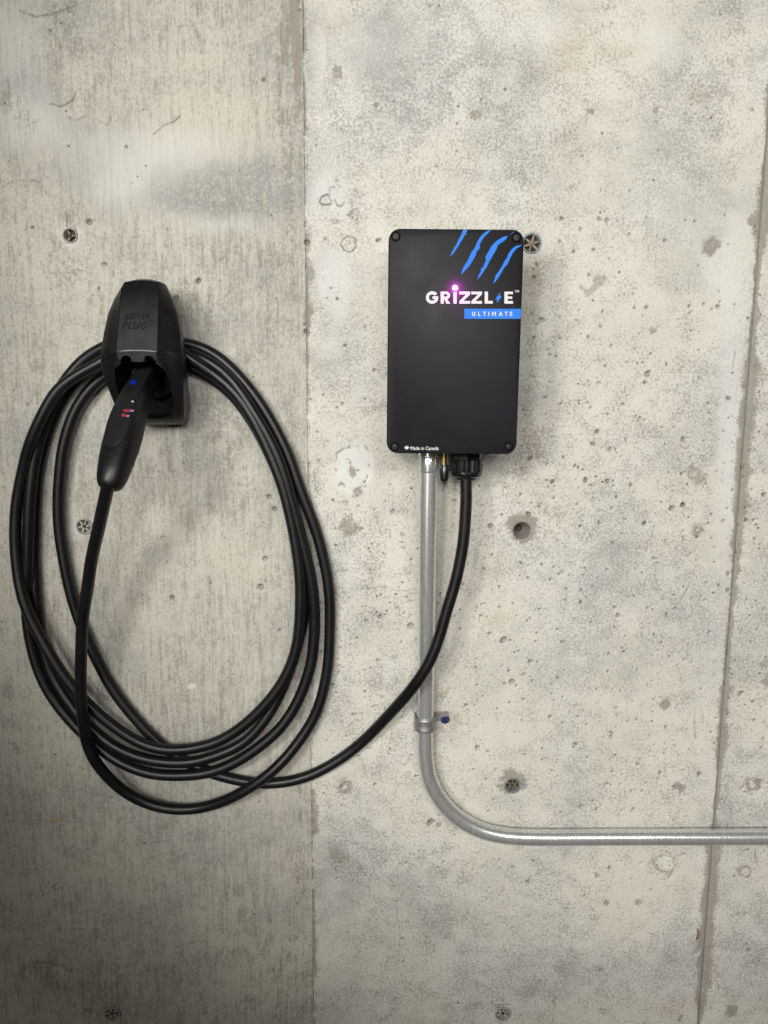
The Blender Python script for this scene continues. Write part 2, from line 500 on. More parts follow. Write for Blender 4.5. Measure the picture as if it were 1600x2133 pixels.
OCHRES = [(1190, 95, 20, 40, .35), (1165, 145, 34, 14, .35), (1300, 108, 50, 12, .25), (1450, 205, 20, 20, .3), (925, 1445, 8, 8, .45),
          (945, 1500, 26, 20, .22), (858, 1190, 9, 12, .30), (860, 1230, 14, 14, .25), (495, 935, 24, 10, .35), (105, 1713, 7, 6, .8),
          (1030, 1190, 40, 30, .16), (1030, 1290, 24, 24, .2), (1543, 1415, 5, 8, .6), (700, 50, 22, 14, .2), (1108, 560, 20, 24, .25),
          (1100, 640, 30, 60, .2), (1090, 900, 30, 70, .22), (1440, 1560, 8, 30, .2), (1400, 2100, 50, 30, .22), (1045, 1285, 14, 20, .2),
          (640, 620, 8, 20, .3), (630, 870, 6, 12, .35), (1180, 290, 30, 20, .12), (600, 50, 60, 40, .12), (1010, 640, 20, 30, .1)]
CRACKS = [  # polyline, half width px, depth mm, grime
    ([(693, 415), (682, 405), (667, 412), (664, 424), (674, 428), (690, 424)], 1.4, 1.6, .55),
    ([(688, 404), (687, 390), (699, 388)], 1.0, 1.2, .5), ([(700, 412), (704, 425), (712, 430), (718, 420)], 1.0, 1.2, .5),
    ([(740, 395), (752, 408), (760, 402)], 0.8, 0.8, .4),
    ([(690, 350), (702, 378), (718, 398), (732, 420), (730, 445), (712, 460), (690, 465)], 4.0, 0.6, .55),
    ([(636, 268), (650, 275), (662, 280), (660, 300), (650, 315), (652, 330), (640, 345)], 2.0, 0.8, .5),
    ([(760, 395), (772, 420), (790, 445)], 3.0, 0.4, .45),
    ([(100, 215), (125, 222), (150, 208), (158, 190)], 1.2, 0.9, .6), ([(180, 240), (160, 250), (140, 246)], 1.0, 0.6, .5),
    ([(40, 20), (75, 33), (120, 25), (160, 8)], 1.0, 0.7, .6), ([(0, 390), (30, 376), (85, 376)], 1.0, 0.5, .45),
    ([(375, 240), (362, 252), (340, 262), (322, 276)], 1.0, 0.9, .55), ([(232, 245), (222, 260), (205, 250)], 0.9, 0.6, .5),
    ([(735, 1231), (760, 1226), (800, 1225), (835, 1230), (868, 1228)], 0.8, 0.6, .35),
    ([(140, 442), (140, 470)], 0.8, 0.8, .5), ([(1187, 1850), (1184, 1900), (1183, 1945)], 2.0, 0.5, .55),
    ([(1155, 2080), (1152, 2133)], 1.5, 0.5, .45), ([(1047, 2050), (1048, 2085)], 2.5, 0.3, .5),
    ([(724, 955), (730, 961), (729, 972)], 1.2, 1.8, .4),
    ([(699, 962), (702, 945), (715, 935), (730, 931), (760, 931), (768, 945), (770, 975), (765, 995), (755, 1012), (738, 1024), (722, 1014), (706, 996), (699, 975), (699, 962)], 2.4, 1.1, .72),
    ([(711, 508), (716, 496), (727, 491), (738, 496), (743, 508), (738, 520), (727, 525), (716, 520), (711, 508)], 1.3, 1.3, .5),
    ([(1421, 1247), (1436, 1222)], 1.1, 1.2, .6), ([(1447, 1490), (1448, 1535)], 0.9, 0.9, .5), ([(1463, 1490), (1463, 1508)], 0.8, 0.8, .4),
    ([(1420, 1493), (1428, 1506), (1438, 1490)], 0.9, 0.4, .4), ([(1478, 1950), (1468, 1985), (1450, 2030), (1435, 2075), (1415, 2133)], 5.0, 1.0, .62),
    ([(1130, 688), (1132, 702)], 0.8, 0.9, .5), ([(1531, 732), (1530, 765)], 0.9, 0.8, .4), ([(1575, 555), (1574, 582)], 2.2, 2.5, .8),
    ([(880, 470), (888, 440), (920, 250), (935, 140)], 1.2, 0.3, .28), ([(1560, 2133), (1595, 2060)], 3.0, 0.5, .5),
    ([(1574, 1765), (1574, 1800)], 1.6, 0.4, .45), ([(360, 1975), (390, 1970), (410, 1962)], 1.0, 0.6, .45), ([(1350, 530), (1400, 548)], .8, .3, .25),
    ([(1460, 1965), (1440, 2000), (1425, 1990), (1412, 1965)], 4.0, 0.5, .5),
    ([(70, 2005), (110, 2010), (150, 2022)], 1.5, 0.9, .5),
]
BLOB = [(1249, 587, 12), (1243, 595, 9), (1236, 603, 8), (1228, 610, 8), (1221, 607, 6), (1213, 600, 5), (1211, 596, 4), (1258, 582, 7)]
# sockets that take an anchor or are open: pixel, radius m, depth m
SOCKETS = [(1108, 507, .0120, .010), (1068, 1637, .0112, .010), (175, 1097, .0105, .010), (145, 490, .0089, .010), (233, 2113, .0118, .010),
           (1048, 2113, .0115, .010), (1087, 1105, .0113, .0245)]

SMOKES = [(490, 400, 130, 46, .85), (390, 425, 120, 26, .45), (560, 385, 70, 70, .45), (330, 360, 50, 40, .3), (450, 350, 60, 20, .35), (300, 385, 130, 36, .35), (430, 330, 200, 30, .18), (130, 50, 110, 60, .42), (570, 110, 60, 130, .42),
          (50, 190, 60, 26, .55), (660, 60, 60, 80, .45), (620, 250, 26, 110, .42), (790, 90, 90, 80, .55), (840, 150, 70, 80, .35),
          (690, 640, 46, 90, .35), (1510, 15, 80, 36, .5), (1120, 150, 60, 40, .28), (1120, 860, 55, 150, .42), (1110, 640, 40, 120, .30), (1400, 60, 60, 40, .2),
          (1440, 950, 70, 60, .35), (560, 860, 50, 130, .32), (440, 840, 70, 60, .40), (640, 1420, 34, 170, .42), (60, 1050, 60, 200, .30),
          (710, 1800, 70, 90, .45), (880, 1960, 150, 110, .30), (1260, 2050, 200, 80, .30), (1180, 330, 130, 70, .20), (950, 330, 90, 80, .20),
          (1330, 700, 110, 70, .14), (1250, 1250, 60, 60, .16), (1200, 1660, 60, 40, .2), (1500, 1700, 90, 60, .16), (700, 1500, 30, 90, .25),
          (860, 430, 60, 40, .2), (1000, 1450, 90, 90, .10), (720, 780, 40, 60, .2), (1560, 1350, 40, 80, .2), (690, 330, 60, 50, .3)]
wall = empty('concrete_wall', (0, 0, 0))
tag(wall, 'raw concrete wall of board-marked and smooth panels behind the charger', kind='structure')
Z0, Z1 = P(800, 2160)[2], P(800, -30)[2]
X0, X1 = P(-25, 2133)[0], P(1625, 2133)[0]
STEP = 0.00125


def axis(a, b, fa, fb):
    """positions from a to b, fine between fa and fb"""
    out = []
    if fa > a:
        out.append(np.arange(a, fa - 0.01, 0.03))
    lo, hi = max(a, fa), min(b, fb)
    out.append(np.linspace(lo, hi, max(2, int(round((hi - lo) / STEP)) + 1)))
    if fb < b:
        out.append(np.linspace(fb, b, max(2, int((b - fb) / 0.03) + 1))[1:])
    return np.concatenate(out)


def build_panel(x0, x1, board, mat, seed):
    xs = axis(x0, x1, X0, X1); zs = axis(Z0 - 0.55, Z1 + 0.8, Z0, Z1)
    X, Z = np.meshgrid(xs, zs)
    n1 = vnoise(X, Z, .006, .006, seed, 3); n2 = vnoise(X, Z, .03, .03, seed + 9, 4); n3 = vnoise(X, Z, .2, .2, seed + 20, 3)
    H = (n3 - .5) * .0016 + (n2 - .5) * .0010 + (n1 - .5) * .00035
    G = np.zeros_like(X); B = np.zeros_like(X); O = np.zeros_like(X); HO = np.zeros_like(X); S = np.zeros_like(X)
    wob = (n1 - .5) * .006 + (n2 - .5) * .012
    if board:
        warp = (vnoise(X, Z, .05, .12, 40, 3) - .5) * .012
        gr = vnoise(X + warp, Z, .0040, .12, 50, 3, .6); gr2 = vnoise(X + warp, Z, .016, .30, 60, 3)
        patch = sstep(vnoise(X, Z, .16, .2, 70, 3), .38, .62)
        flat = np.exp(-(((X - P(350, 330)[0]) / .17) ** 2 + ((Z - P(350, 340)[2]) / .075) ** 2))
        k = (.35 + .65 * patch) * (1 - .85 * flat)
        H += -sstep(1 - np.abs(gr - .5) * 2, .80, 1.0) * .0013 * k + (gr - .5) * .0008 * k + (gr2 - .5) * .0008 * k
        G += sstep(1 - np.abs(gr - .5) * 2, .84, 1.0) * .30 * k + sstep(gr2, .50, .75) * .12 * k
        # streaks of grime beside the joint, and a grey cloud above the holster
        band = np.exp(-((X - P(600, 130)[0]) / .022) ** 2) * np.exp(-((Z - P(600, 110)[2]) / .10) ** 2)
        G += band * .75 * sstep(vnoise(X, Z, .012, .10, 81, 3), .35, .65)
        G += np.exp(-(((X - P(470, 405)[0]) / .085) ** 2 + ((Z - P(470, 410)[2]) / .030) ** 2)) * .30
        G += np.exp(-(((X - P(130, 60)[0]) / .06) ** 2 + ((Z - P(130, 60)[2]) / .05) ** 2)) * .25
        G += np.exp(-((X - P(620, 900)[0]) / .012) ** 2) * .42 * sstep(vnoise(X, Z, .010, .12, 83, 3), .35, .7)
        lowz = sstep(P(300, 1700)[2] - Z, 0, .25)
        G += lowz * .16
        edge = SEAM_L - X
        H -= .0012 * sstep(edge, -.0005, .004 + .004 * n2[0, 0])
    else:
        G += .10 * sstep(n3, .5, .75)
        if seed < 200:
            e = X - SEAM_L
            rag = vnoise(X, Z, .5, .009, 91, 4)
            H -= .0036 * np.exp(-((e - .0008) / (.0012 + .0022 * rag)) ** 2) * sstep(rag, .25, .55)
            H += .0010 * np.exp(-((e - .006) / .005) ** 2) * sstep(vnoise(X, Z, .01, .02, 95, 3), .4, .7)
            wide = .004 + .016 * sstep(vnoise(X * 0, Z, 1, .07, 96, 3), .4, .75)
            G += .78 * np.exp(-(e / wide) ** 2) * sstep(vnoise(X, Z, .012, .03, 97, 3), .30, .6)
            B += .35 * np.exp(-((e - .03) / .03) ** 2) * sstep(vnoise(X, Z, .03, .05, 98, 3), .4, .6)
        d = np.abs(X - SEAM_R)
        zz = vnoise(X * 0, Z, 1, .055, 99, 4)
        side = 1.0 if seed < 200 else 1.3
        wd = (.0026 + .0062 * sstep(zz, .35, .75)) * side
        G += 1.05 * np.exp(-(np.maximum(0, d + wob * .5) / (wd * 1.25)) ** 2)
        H -= .0022 * np.exp(-((d) / .0022) ** 2) + .0004 * sstep(wd - d, -.003, .003)
        B += .30 * sstep(.028 - np.abs(d - .022), 0, .02) * (1 if seed < 200 else .3)

    def win(cx, cz, r):
        i0, i1 = np.searchsorted(xs, (cx - r, cx + r)); j0, j1 = np.searchsorted(zs, (cz - r, cz + r))
        return (slice(j0, j1), slice(i0, i1)) if i1 > i0 and j1 > j0 else None

    rs = np.random.default_rng(seed)
    for px, py, r in PITS:
        c = P(px, py); rm = r * .00064
        el, ang, jx = rs.uniform(.6, 1.05), rs.uniform(0, math.pi), rs.uniform(0, 100)
        w = win(c[0], c[2], rm * 2.2 + .002)
        if w is None:
            continue
        dx, dz = X[w] - c[0], Z[w] - c[2]
        a, b = dx * math.cos(ang) + dz * math.sin(ang), (-dx * math.sin(ang) + dz * math.cos(ang)) / el
        q = np.sqrt(a * a + b * b) / (rm * (.75 + .5 * vnoise(X[w] + jx, Z[w], rm, rm, 5, 2)))
        m = 1 - sstep(q, .65, 1.15)
        dep = min(.0042, max(.0012, rm * 1.35))
        H[w] -= m * dep
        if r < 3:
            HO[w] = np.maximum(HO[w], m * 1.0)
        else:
            HO[w] = np.maximum(HO[w], m * (.42 + .35 * sstep(dz / rm, -.3, .9))); G[w] += m * .5  # upper side of larger pits painted darker, as shade
    for px, py, r, s, ring in STAINS:
        c = P(px, py); rm = r * .00064
        w = win(c[0], c[2], rm * 2 + .004)
        if w is None:
            continue
        q = np.hypot(X[w] - c[0], Z[w] - c[2]) + wob[w] * min(1.7, rm / .009)
        m = (1 - sstep(q / rm, .45, 1.25)) if r < 36 else np.exp(-(q / rm) ** 2 * 1.2)
        if ring:
            m *= .30 + .70 * sstep(q / (ring * .00064), .5, 1.1)
            H[w] -= .0007 * m
        G[w] += m * s
    S += .34 * sstep(vnoise(X, Z, .075, .075, seed + 33, 4), .46, .78) + .20 * sstep(vnoise(X, Z, .21, .16, seed + 39, 3), .48, .75)
    for lst, arr in ((BLOOMS, B), (OCHRES, O), (SMOKES, S)):
        for px, py, rx, rz, s in lst:
            c = P(px, py); ax_, az_ = rx * .00064, rz * .00064
            w = win(c[0], c[2], max(ax_, az_) * 2)
            if w is None:
                continue
            q = np.hypot((X[w] - c[0] + wob[w]) / ax_, (Z[w] - c[2] + wob[w]) / az_)
            arr[w] += np.exp(-q ** 2) * s
    for pl, hw, dep, g in CRACKS:
        pts = [P(*q) for q in pl]
        cx = np.mean([q[0] for q in pts]); cz = np.mean([q[2] for q in pts])
        rr = max(np.hypot(q[0] - cx, q[2] - cz) for q in pts) + hw * .002 + .005
        w = win(cx, cz, rr)
        if w is None:
            continue
        xx, zz_ = X[w] + wob[w] * .45, Z[w] + wob[w] * .45
        best = np.full(xx.shape, 9.0)
        for q0, q1 in zip(pts, pts[1:]):
            ex, ez = q1[0] - q0[0], q1[2] - q0[2]; L2 = ex * ex + ez * ez + 1e-12
            tt = np.clip(((xx - q0[0]) * ex + (zz_ - q0[2]) * ez) / L2, 0, 1)
            best = np.minimum(best, np.hypot(xx - q0[0] - tt * ex, zz_ - q0[2] - tt * ez))
        wd = max(.0009, hw * .00064 * 1.25)
        m = np.exp(-(best / wd) ** 2)
        if hw >= 2:
            m = m * (.25 + .75 * sstep(vnoise(X[w], Z[w], .007, .007, 19, 3), .42, .60))
        H[w] -= m * dep * .001; G[w] += m * g
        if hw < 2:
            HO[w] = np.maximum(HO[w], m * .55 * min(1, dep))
    for px, py, r in BLOB:
        c = P(px, py); rm = r * .00064
        w = win(c[0], c[2], rm * 2)
        if w is None:
            continue
        m = 1 - sstep((np.hypot(X[w] - c[0], Z[w] - c[2]) + wob[w] * .4) / rm, .8, 1.1)
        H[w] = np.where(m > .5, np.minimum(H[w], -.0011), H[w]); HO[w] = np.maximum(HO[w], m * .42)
    for px, py, r, dep in SOCKETS:
        c = P(px, py)
        w = win(c[0], c[2], r * 2)
        if w is None:
            continue
        m = 1 - sstep(np.hypot(X[w] - c[0], Z[w] - c[2]) / r, .90, 1.02)
        H[w] = H[w] * (1 - m) - m * dep
    # white drip under the loop and small scratches
    c = P(403, 1430); w = win(c[0], c[2], .02)
    if w:
        q = np.hypot((X[w] - c[0] + (Z[w] - c[2]) * -.4 + wob[w]) / .005, (Z[w] - c[2]) / .004)
        B[w] += np.exp(-q ** 2) * 1.5
    nz, nx = X.shape
    co = np.empty((nz + 2, nx + 2, 3), np.float32)
    pad = lambda A: np.pad(A, 1, mode='edge')
    co[..., 0] = pad(X); co[..., 1] = pad(-H); co[..., 2] = pad(Z)
    for sl in (np.s_[0, :], np.s_[-1, :], np.s_[:, 0], np.s_[:, -1]):
        co[sl + (1,)] = .15
    mz, mx = nz + 2, nx + 2
    idx = np.arange(mz * mx, dtype=np.int32).reshape(mz, mx)
    quads = np.stack([idx[:-1, :-1], idx[:-1, 1:], idx[1:, 1:], idx[1:, :-1]], -1).reshape(-1, 4)
    me = bpy.data.meshes.new('panel')
    me.vertices.add(mz * mx); me.vertices.foreach_set('co', co.ravel())
    me.loops.add(quads.size); me.loops.foreach_set('vertex_index', quads.ravel())
    me.polygons.add(len(quads)); me.polygons.foreach_set('loop_start', np.arange(0, quads.size, 4, dtype=np.int32))
    me.update(calc_edges=True)
    at = me.attributes.new('wear', 'FLOAT_COLOR', 'POINT')
    wr = np.stack([pad(np.clip(G, 0, 1)), pad(np.clip(B, 0, 1)), pad(np.clip(O, 0, 1)), pad(np.clip(HO, 0, 1))], -1).astype(np.float32)
    at.data.foreach_set('color', wr.ravel())
    a2 = me.attributes.new('smoke', 'FLOAT', 'POINT')
    a2.data.foreach_set('value', pad(np.clip(S * (.05 + 1.9 * vnoise(X, Z, .030, .022, 44, 4, .65)), 0, .9)).astype(np.float32).ravel())
    me.shade_smooth()
    me.materials.append(M[mat])
    o = bpy.data.objects.new('panel', me); COL.objects.link(o); o.parent = wall
    return o


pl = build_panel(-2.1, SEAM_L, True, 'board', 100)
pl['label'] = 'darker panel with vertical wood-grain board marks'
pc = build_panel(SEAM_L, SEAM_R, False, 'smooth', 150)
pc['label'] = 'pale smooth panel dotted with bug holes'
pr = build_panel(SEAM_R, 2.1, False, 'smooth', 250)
pr['label'] = 'narrow pale panel beyond the dark joint'
# cast cone of the open tie hole, lining the socket of the pale panel
c = P(1087, 1105)
V, Fc = lathe([(.0118, .022), (.0117, -.0002), (.0112, -.0007), (.0106, .0004), (.0080, .012), (.0058, .021), (.0057, .0238)], (c[0], 0, c[2]), (0, 1, 0), 36)
mesh_obj('tie_hole_lining', V, Fc, 'cone', pc)
V, Fc = lathe([(.0, .0195), (.003, .0185), (.0050, .0205), (.0050, .0235), (0, .0236)], (c[0] - .0006, 0, c[2]), (0, 1, 0), 12)
mesh_obj('rusted_tie_end', V, Fc, 'rust_dark', pc)


# ------------------------------------------------------------------ tie anchors left in the wall
def anchor(px, py, r, ring_mat, rib_mat, hub_mat, label, turn, ribs=6, sunk=.001, floor='pit'):
    c = P(px, py)
    root = empty('form_tie_anchor', (c[0], 0, c[2]))
    tag(root, label, 'anchor', 'plastic tie anchors left in the concrete')
    O = (c[0], sunk, c[2])
    V, Fc = lathe([(r * 1.03, .009), (r * 1.03, -.0012), (r * .99, -.0022), (r * .86, -.0020), (r * .78, .0005), (r * .74, .0085)], O, (0, 1, 0), 32)
    mesh_obj('rim', V, Fc, ring_mat, root)
    V, Fc = lathe([(r * .80, .0062), (r * .80, .0080)], O, (0, 1, 0), 24)
    mesh_obj('floor', V, Fc, floor, root)
    V, Fc = lathe([(r * .05, .0002), (r * .24, .0008), (r * .30, .0062)], O, (0, 1, 0), 14)
    mesh_obj('hub', V, Fc, hub_mat, root)
    for k in range(ribs):
        a = turn + 2 * math.pi * k / ribs + random.uniform(-.08, .08)
        t = r * random.uniform(.065, .115)
        s = np.array([math.cos(a), 0, math.sin(a)]); q = np.array([-s[2], 0, s[0]]); y = np.array([0, 1.0, 0])
        z0 = random.uniform(-.0006, .0012)
        pr_ = []
        for rr, tt, top in ((.22, 1.4, .0008), (.55, 1.0, z0), (.82, .8, z0 - .0005)):
            base = np.array(O) + s * r * rr
            pr_.append([base + q * t * tt + y * top, base - q * t * tt + y * top, base - q * t * tt + y * .006, base + q * t * tt + y * .006])
        V, Fc = loft(pr_)
        mesh_obj('rib', V, Fc, rib_mat, root, smooth=False)
    return root


anchor(1108, 507, .0124, 'plastic_grey', 'rib', 'rust', 'blue-grey plastic anchor with rusty hub peeking out beside the charger top corner', .3, floor='rust_dark')
anchor(1068, 1637, .0116, 'plastic_grey', 'rust', 'rust_dark', 'blue-rimmed plastic anchor in a damp patch above the bent conduit', .52)
anchor(175, 1097, .0108, 'plastic_mud', 'plastic_mud', 'rust_dark', 'cement-caked anchor beside the hanging cable inside the loop', .2, sunk=.0012, floor='cone')
anchor(145, 490, .0092, 'plastic_mud', 'rib', 'rust_dark', 'broken rusty anchor hole in board-marked concrete up from the holster', 2.1, 3, .0020, 'rust_dark')
anchor(233, 2113, .0120, 'plastic_mud', 'plastic_mud', 'pit', 'shaded grey anchor at the bottom edge below the cable loop', .6, 5, floor='cone')
anchor(1048, 2113, .0118, 'plastic_mud', 'plastic_mud', 'rust_dark', 'grey anchor at the bottom edge below the horizontal conduit', .4)

# stub of tie wire in the right joint
c0, c1 = P(1455, 1939, .0028), P(1452.5, 1955, .002)
V, Fc = tube(spline([c0 + [0.0005, .006, .002], c0, .5 * (c0 + c1) + [0.0008, -.0006, 0], c1, c1 + [-.001, .004, -.004]], .002), .0012, 10)
tag(mesh_obj('tie_wire_stub', V, Fc, 'wire'), 'short rusty orange wire stub poking from the dark joint', 'wire')

# ------------------------------------------------------------------ the charging box
BD = 0.108                                     # depth of the box front
TL, TR, BL, BR = P(809, 476, BD), P(1090, 479, BD), P(807.5, 943.5, BD), P(1077, 945.5, BD)
bw = .25 * ((TR - TL)[0] + (BR - BL)[0]); bh = .25 * (TL[2] + TR[2] - BL[2] - BR[2])
bc = .25 * (TL + TR + BL + BR)
tilt = math.atan2((TR - TL)[2] + (BR - BL)[2], (TR - TL)[0] + (BR - BL)[0])
CT, ST = math.cos(tilt), math.sin(tilt)


def bp(x, z, d):
    """box coordinates (from the centre of its face) -> world, d metres off the wall"""
    return np.array([bc[0] + x * CT - z * ST, -d, bc[2] + x * ST + z * CT])


box = empty('charging_station', tuple(bp(0, -bh, BD / 2)))
tag(box, 'black wall-mounted car charger box with blue claw marks and glowing pink lamp', 'charger')


def slab(profile, n=7):
    """rounded-rectangle solid: profile rows (inset, corner radius, depth off the wall)"""
    rings = []
    for inset, rad, d in profile:
        rings.append([bp(x, z, d) for x, z in rrect(bw - inset, bh - inset, rad, n)])
    return loft(rings)


V, Fc = slab([(.004, .010, .004), (.0012, .012, .006), (-.0002, .0125, .060), (-.0002, .0125, .0905), (.0006, .012, .0915)])
mesh_obj('enclosure', V, Fc, 'case_side', box)
V, Fc = slab([(.0012, .0115, .0905), (.0012, .0115, .0925)])
mesh_obj('gasket', V, Fc, 'pit', box)
V, Fc = slab([(.0004, .0125, .0924), (-.0004, .0128, .0930), (-.0004, .0128, .1062), (.0002, .0122, .1073), (.0012, .0115, BD)])
cover = mesh_obj('cover', V, Fc, 'case', box)


def zq(zx, zy, d=BD + .00025, ox=780, oy=450, sc=4.0):
    return P(ox + zx / sc, oy + zy / sc, d)


for px, py in ((824.3, 492.5), (1075.5, 495), (821.9, 929.8), (1059.6, 929.8)):
    c = P(px, py, BD)
    V, Fc = lathe([(.0052, .0004), (.0054, -.0003), (.0050, -.0007), (.0047, -.0001)], c, (0, 1, 0), 28)
    s = mesh_obj('screw', V, Fc, 'gasket', box)
    V, Fc = lathe([(.0041, .0006), (.0041, -.0004), (.0034, -.0011), (.0019, -.0011), (.0015, -.0002)], c, (0, 1, 0), 24)
    mesh_obj('screw_head', V, Fc, 'screw', s)
    V, Fc = lathe([(.0014, -.0001), (.0014, -.0006), (.0006, -.0009)], c, (0, 1, 0), 6)
    mesh_obj('hex_socket', V, Fc, 'edge', s)

FR = (0, -1, 0)
CLAWS = [
    [(740, 113), (775, 113), (772, 128), (762, 136), (770, 148), (752, 160), (742, 178), (730, 200), (712, 228), (690, 265), (660, 310), (628, 340), (640, 315), (662, 270), (690, 225), (700, 195), (720, 165), (732, 135)],
    [(975, 115), (950, 140), (930, 158), (905, 185), (890, 215), (876, 240), (880, 258), (870, 280), (850, 295), (845, 325), (828, 355), (805, 395), (775, 435), (745, 465), (722, 488), (735, 445), (755, 405), (780, 365), (796, 330), (810, 300), (830, 275), (845, 245), (860, 210), (880, 175), (905, 150), (940, 125)],
    [(1112, 165), (1090, 200), (1060, 222), (1030, 240), (1015, 280), (985, 330), (960, 375), (935, 425), (905, 470), (880, 505), (858, 530), (868, 495), (887, 462), (888, 436), (906, 428), (915, 400), (932, 362), (922, 350), (930, 330), (955, 290), (975, 250), (1010, 215), (1050, 185), (1085, 170)],
    [(1232, 237), (1210, 255), (1180, 275), (1155, 305), (1140, 335), (1125, 365), (1110, 400), (1080, 430), (1060, 470), (1035, 510), (1010, 545), (990, 563), (1000, 530), (1010, 495), (1040, 455), (1065, 415), (1085, 375), (1105, 345), (1118, 310), (1145, 275), (1180, 250)],
    [(1173, 123), (1160, 135), (1130, 160), (1145, 142)],
]
for q in CLAWS:
    bm_obj('claw_mark', prism([zq(*p, d=BD - .0001) for p in q], FR, .0004), 'blue', box, smooth=False)


def arc_band(cx, cy, ro, ri, a0, a1, n=22):
    o = [(cx + ro * math.cos(R(a0 + (a1 - a0) * k / n)), cy - ro * math.sin(R(a0 + (a1 - a0) * k / n))) for k in range(n + 1)]
    i = [(cx + ri * math.cos(R(a0 + (a1 - a0) * k / n)), cy - ri * math.sin(R(a0 + (a1 - a0) * k / n))) for k in range(n + 1)]
    return o + i[::-1]


def rect(x0, y0, x1, y1):
    return [(x0, y0), (x1, y0), (x1, y1), (x0, y1)]


GLYPHS = [
    [arc_band(481, 679, 52, 27, 38, 356), rect(484, 669, 531, 690)],
    [rect(552, 630, 578, 730), rect(577.9, 630, 598, 650), rect(577.9, 672, 598, 692), arc_band(597.9, 661, 31, 11, 90, -90, 14),
     [(582, 691.9), (605, 691.9), (632, 730), (601, 730)]],
    [rect(659, 634, 685, 730)],
    [rect(708, 630, 798, 652), rect(708, 708, 798, 730), [(766, 651.9), (797.5, 651.9), (740, 708.1), (708.5, 708.1)]],
    [rect(808, 630, 896, 652), rect(808, 708, 896, 730), [(865, 651.9), (895.5, 651.9), (840, 708.1), (808.5, 708.1)]],
    [rect(919, 630, 946, 730), rect(945.9, 707, 986, 730)],
    [rect(1083, 630, 1110, 730), rect(1109.9, 630, 1154, 651), rect(1109.9, 670, 1148, 690), rect(1109.9, 708, 1154, 730)],
]
for pieces in GLYPHS:
    bm_obj('letter', join_bm([prism([zq(*p, d=BD - .0001) for p in q], FR, .00040 + .00002 * k) for k, q in enumerate(pieces)]), 'white', box, smooth=False)
bm_obj('lightning_bolt', prism([zq(*p, d=BD - .0001) for p in [(1052, 634), (1022, 672), (1008, 694), (1024, 697), (1016, 727), (1046, 690), (1060, 668), (1042, 664)]], FR, .0004), 'blue', box, smooth=False)
tm = [rect(1170, 618, 1185, 622), rect(1175.5, 621.9, 1179.5, 637), rect(1188, 618, 1191.5, 637), rect(1200.5, 618, 1204, 637),
      [(1191.4, 618), (1196, 628), (1200.6, 618), (1200.6, 624), (1196, 634), (1191.4, 624)]]
bm_obj('trade_mark', join_bm([prism([zq(*p, d=BD - .0001) for p in q], FR, .0004 + .00002 * k) for k, q in enumerate(tm)]), 'white', box, smooth=False)
badge = bm_obj('badge', prism([zq(*p, d=BD - .0001) for p in rect(750, 773, 1220, 856)], FR, .0003), 'blue', box, smooth=False)
UL = [
    [rect(815, 797, 821.5, 821), rect(833.5, 797, 840, 821), arc_band(827.5, 820.9, 12.5, 6, 180, 360, 12)],
    [rect(865, 797, 871.5, 833), rect(871.4, 826.5, 884, 833)],
    [rect(905, 797, 931, 803.5), rect(914.7, 803.4, 921.3, 833)],
    [rect(949.5, 797, 956.5, 833)],
    [rect(981, 797, 988, 833), rect(1006, 797, 1013, 833), [(987.9, 797), (997, 815), (1006.1, 797), (1006.1, 807), (997, 826), (987.9, 807)]],
    [[(1049, 797), (1056, 797), (1042.5, 833), (1035.5, 833)], [(1052.5, 805), (1056.1, 797.2), (1069, 833), (1062, 833)], rect(1045, 819, 1061, 825)],
    [rect(1085, 797, 1111, 803.5), rect(1094.7, 803.4, 1101.3, 833)],
    [rect(1130, 797, 1136.5, 833), rect(1136.4, 797, 1150, 803), rect(1136.4, 812, 1148, 818), rect(1136.4, 827, 1150, 833)],
]
for pieces in UL:
    bm_obj('letter', join_bm([prism([zq(*p, d=BD + .0001) for p in q], FR, .00030 + .00002 * k) for k, q in enumerate(pieces)]), 'white', badge, smooth=False)

# maple leaf and country line
lx, ly, lr = 317, 341, 23
half = [(0, -1.0), (.17, -.62), (.40, -.72), (.34, -.30), (.62, -.52), (.70, -.34), (1.0, -.30), (.90, 0.02), (1.0, .12), (.52, .48), (.56, .62), (.08, .55), (.06, 1.0)]
leaf = [(lx + lr * a, ly + lr * b) for a, b in half] + [(lx - lr * a, ly + lr * b) for a, b in half[::-1][:-1]]
z2 = lambda p, d: P(780 + p[0] / 4.706, 860 + p[1] / 4.706, d)
bm_obj('maple_leaf', prism([z2(p, BD - .0001) for p in leaf], FR, .0004), 'white', box, smooth=False)


def text_mesh(body, size, mat, parent, to_world, name='lettering', offset=0.0, shear=0.0, spacing=1.0, thick=.0003):
    cu = bpy.data.curves.new('txt', 'FONT')
    cu.body = body; cu.size = size; cu.offset = offset; cu.shear = shear; cu.space_character = spacing
    cu.extrude = thick / 2; cu.resolution_u = 4
    ob = bpy.data.objects.new('txt', cu); COL.objects.link(ob)
    bpy.context.view_layer.update()
    me = bpy.data.meshes.new_from_object(ob.evaluated_get(bpy.context.evaluated_depsgraph_get()))
    bpy.data.objects.remove(ob)
    for v in me.vertices:
        v.co = Vector(tuple(map(float, to_world(v.co))))
    bm = bmesh.new(); bm.from_mesh(me); bmesh.ops.recalc_face_normals(bm, faces=bm.faces[:]); bm.to_mesh(me); bm.free()
    return finish(name, me, mat, parent, smooth=False)


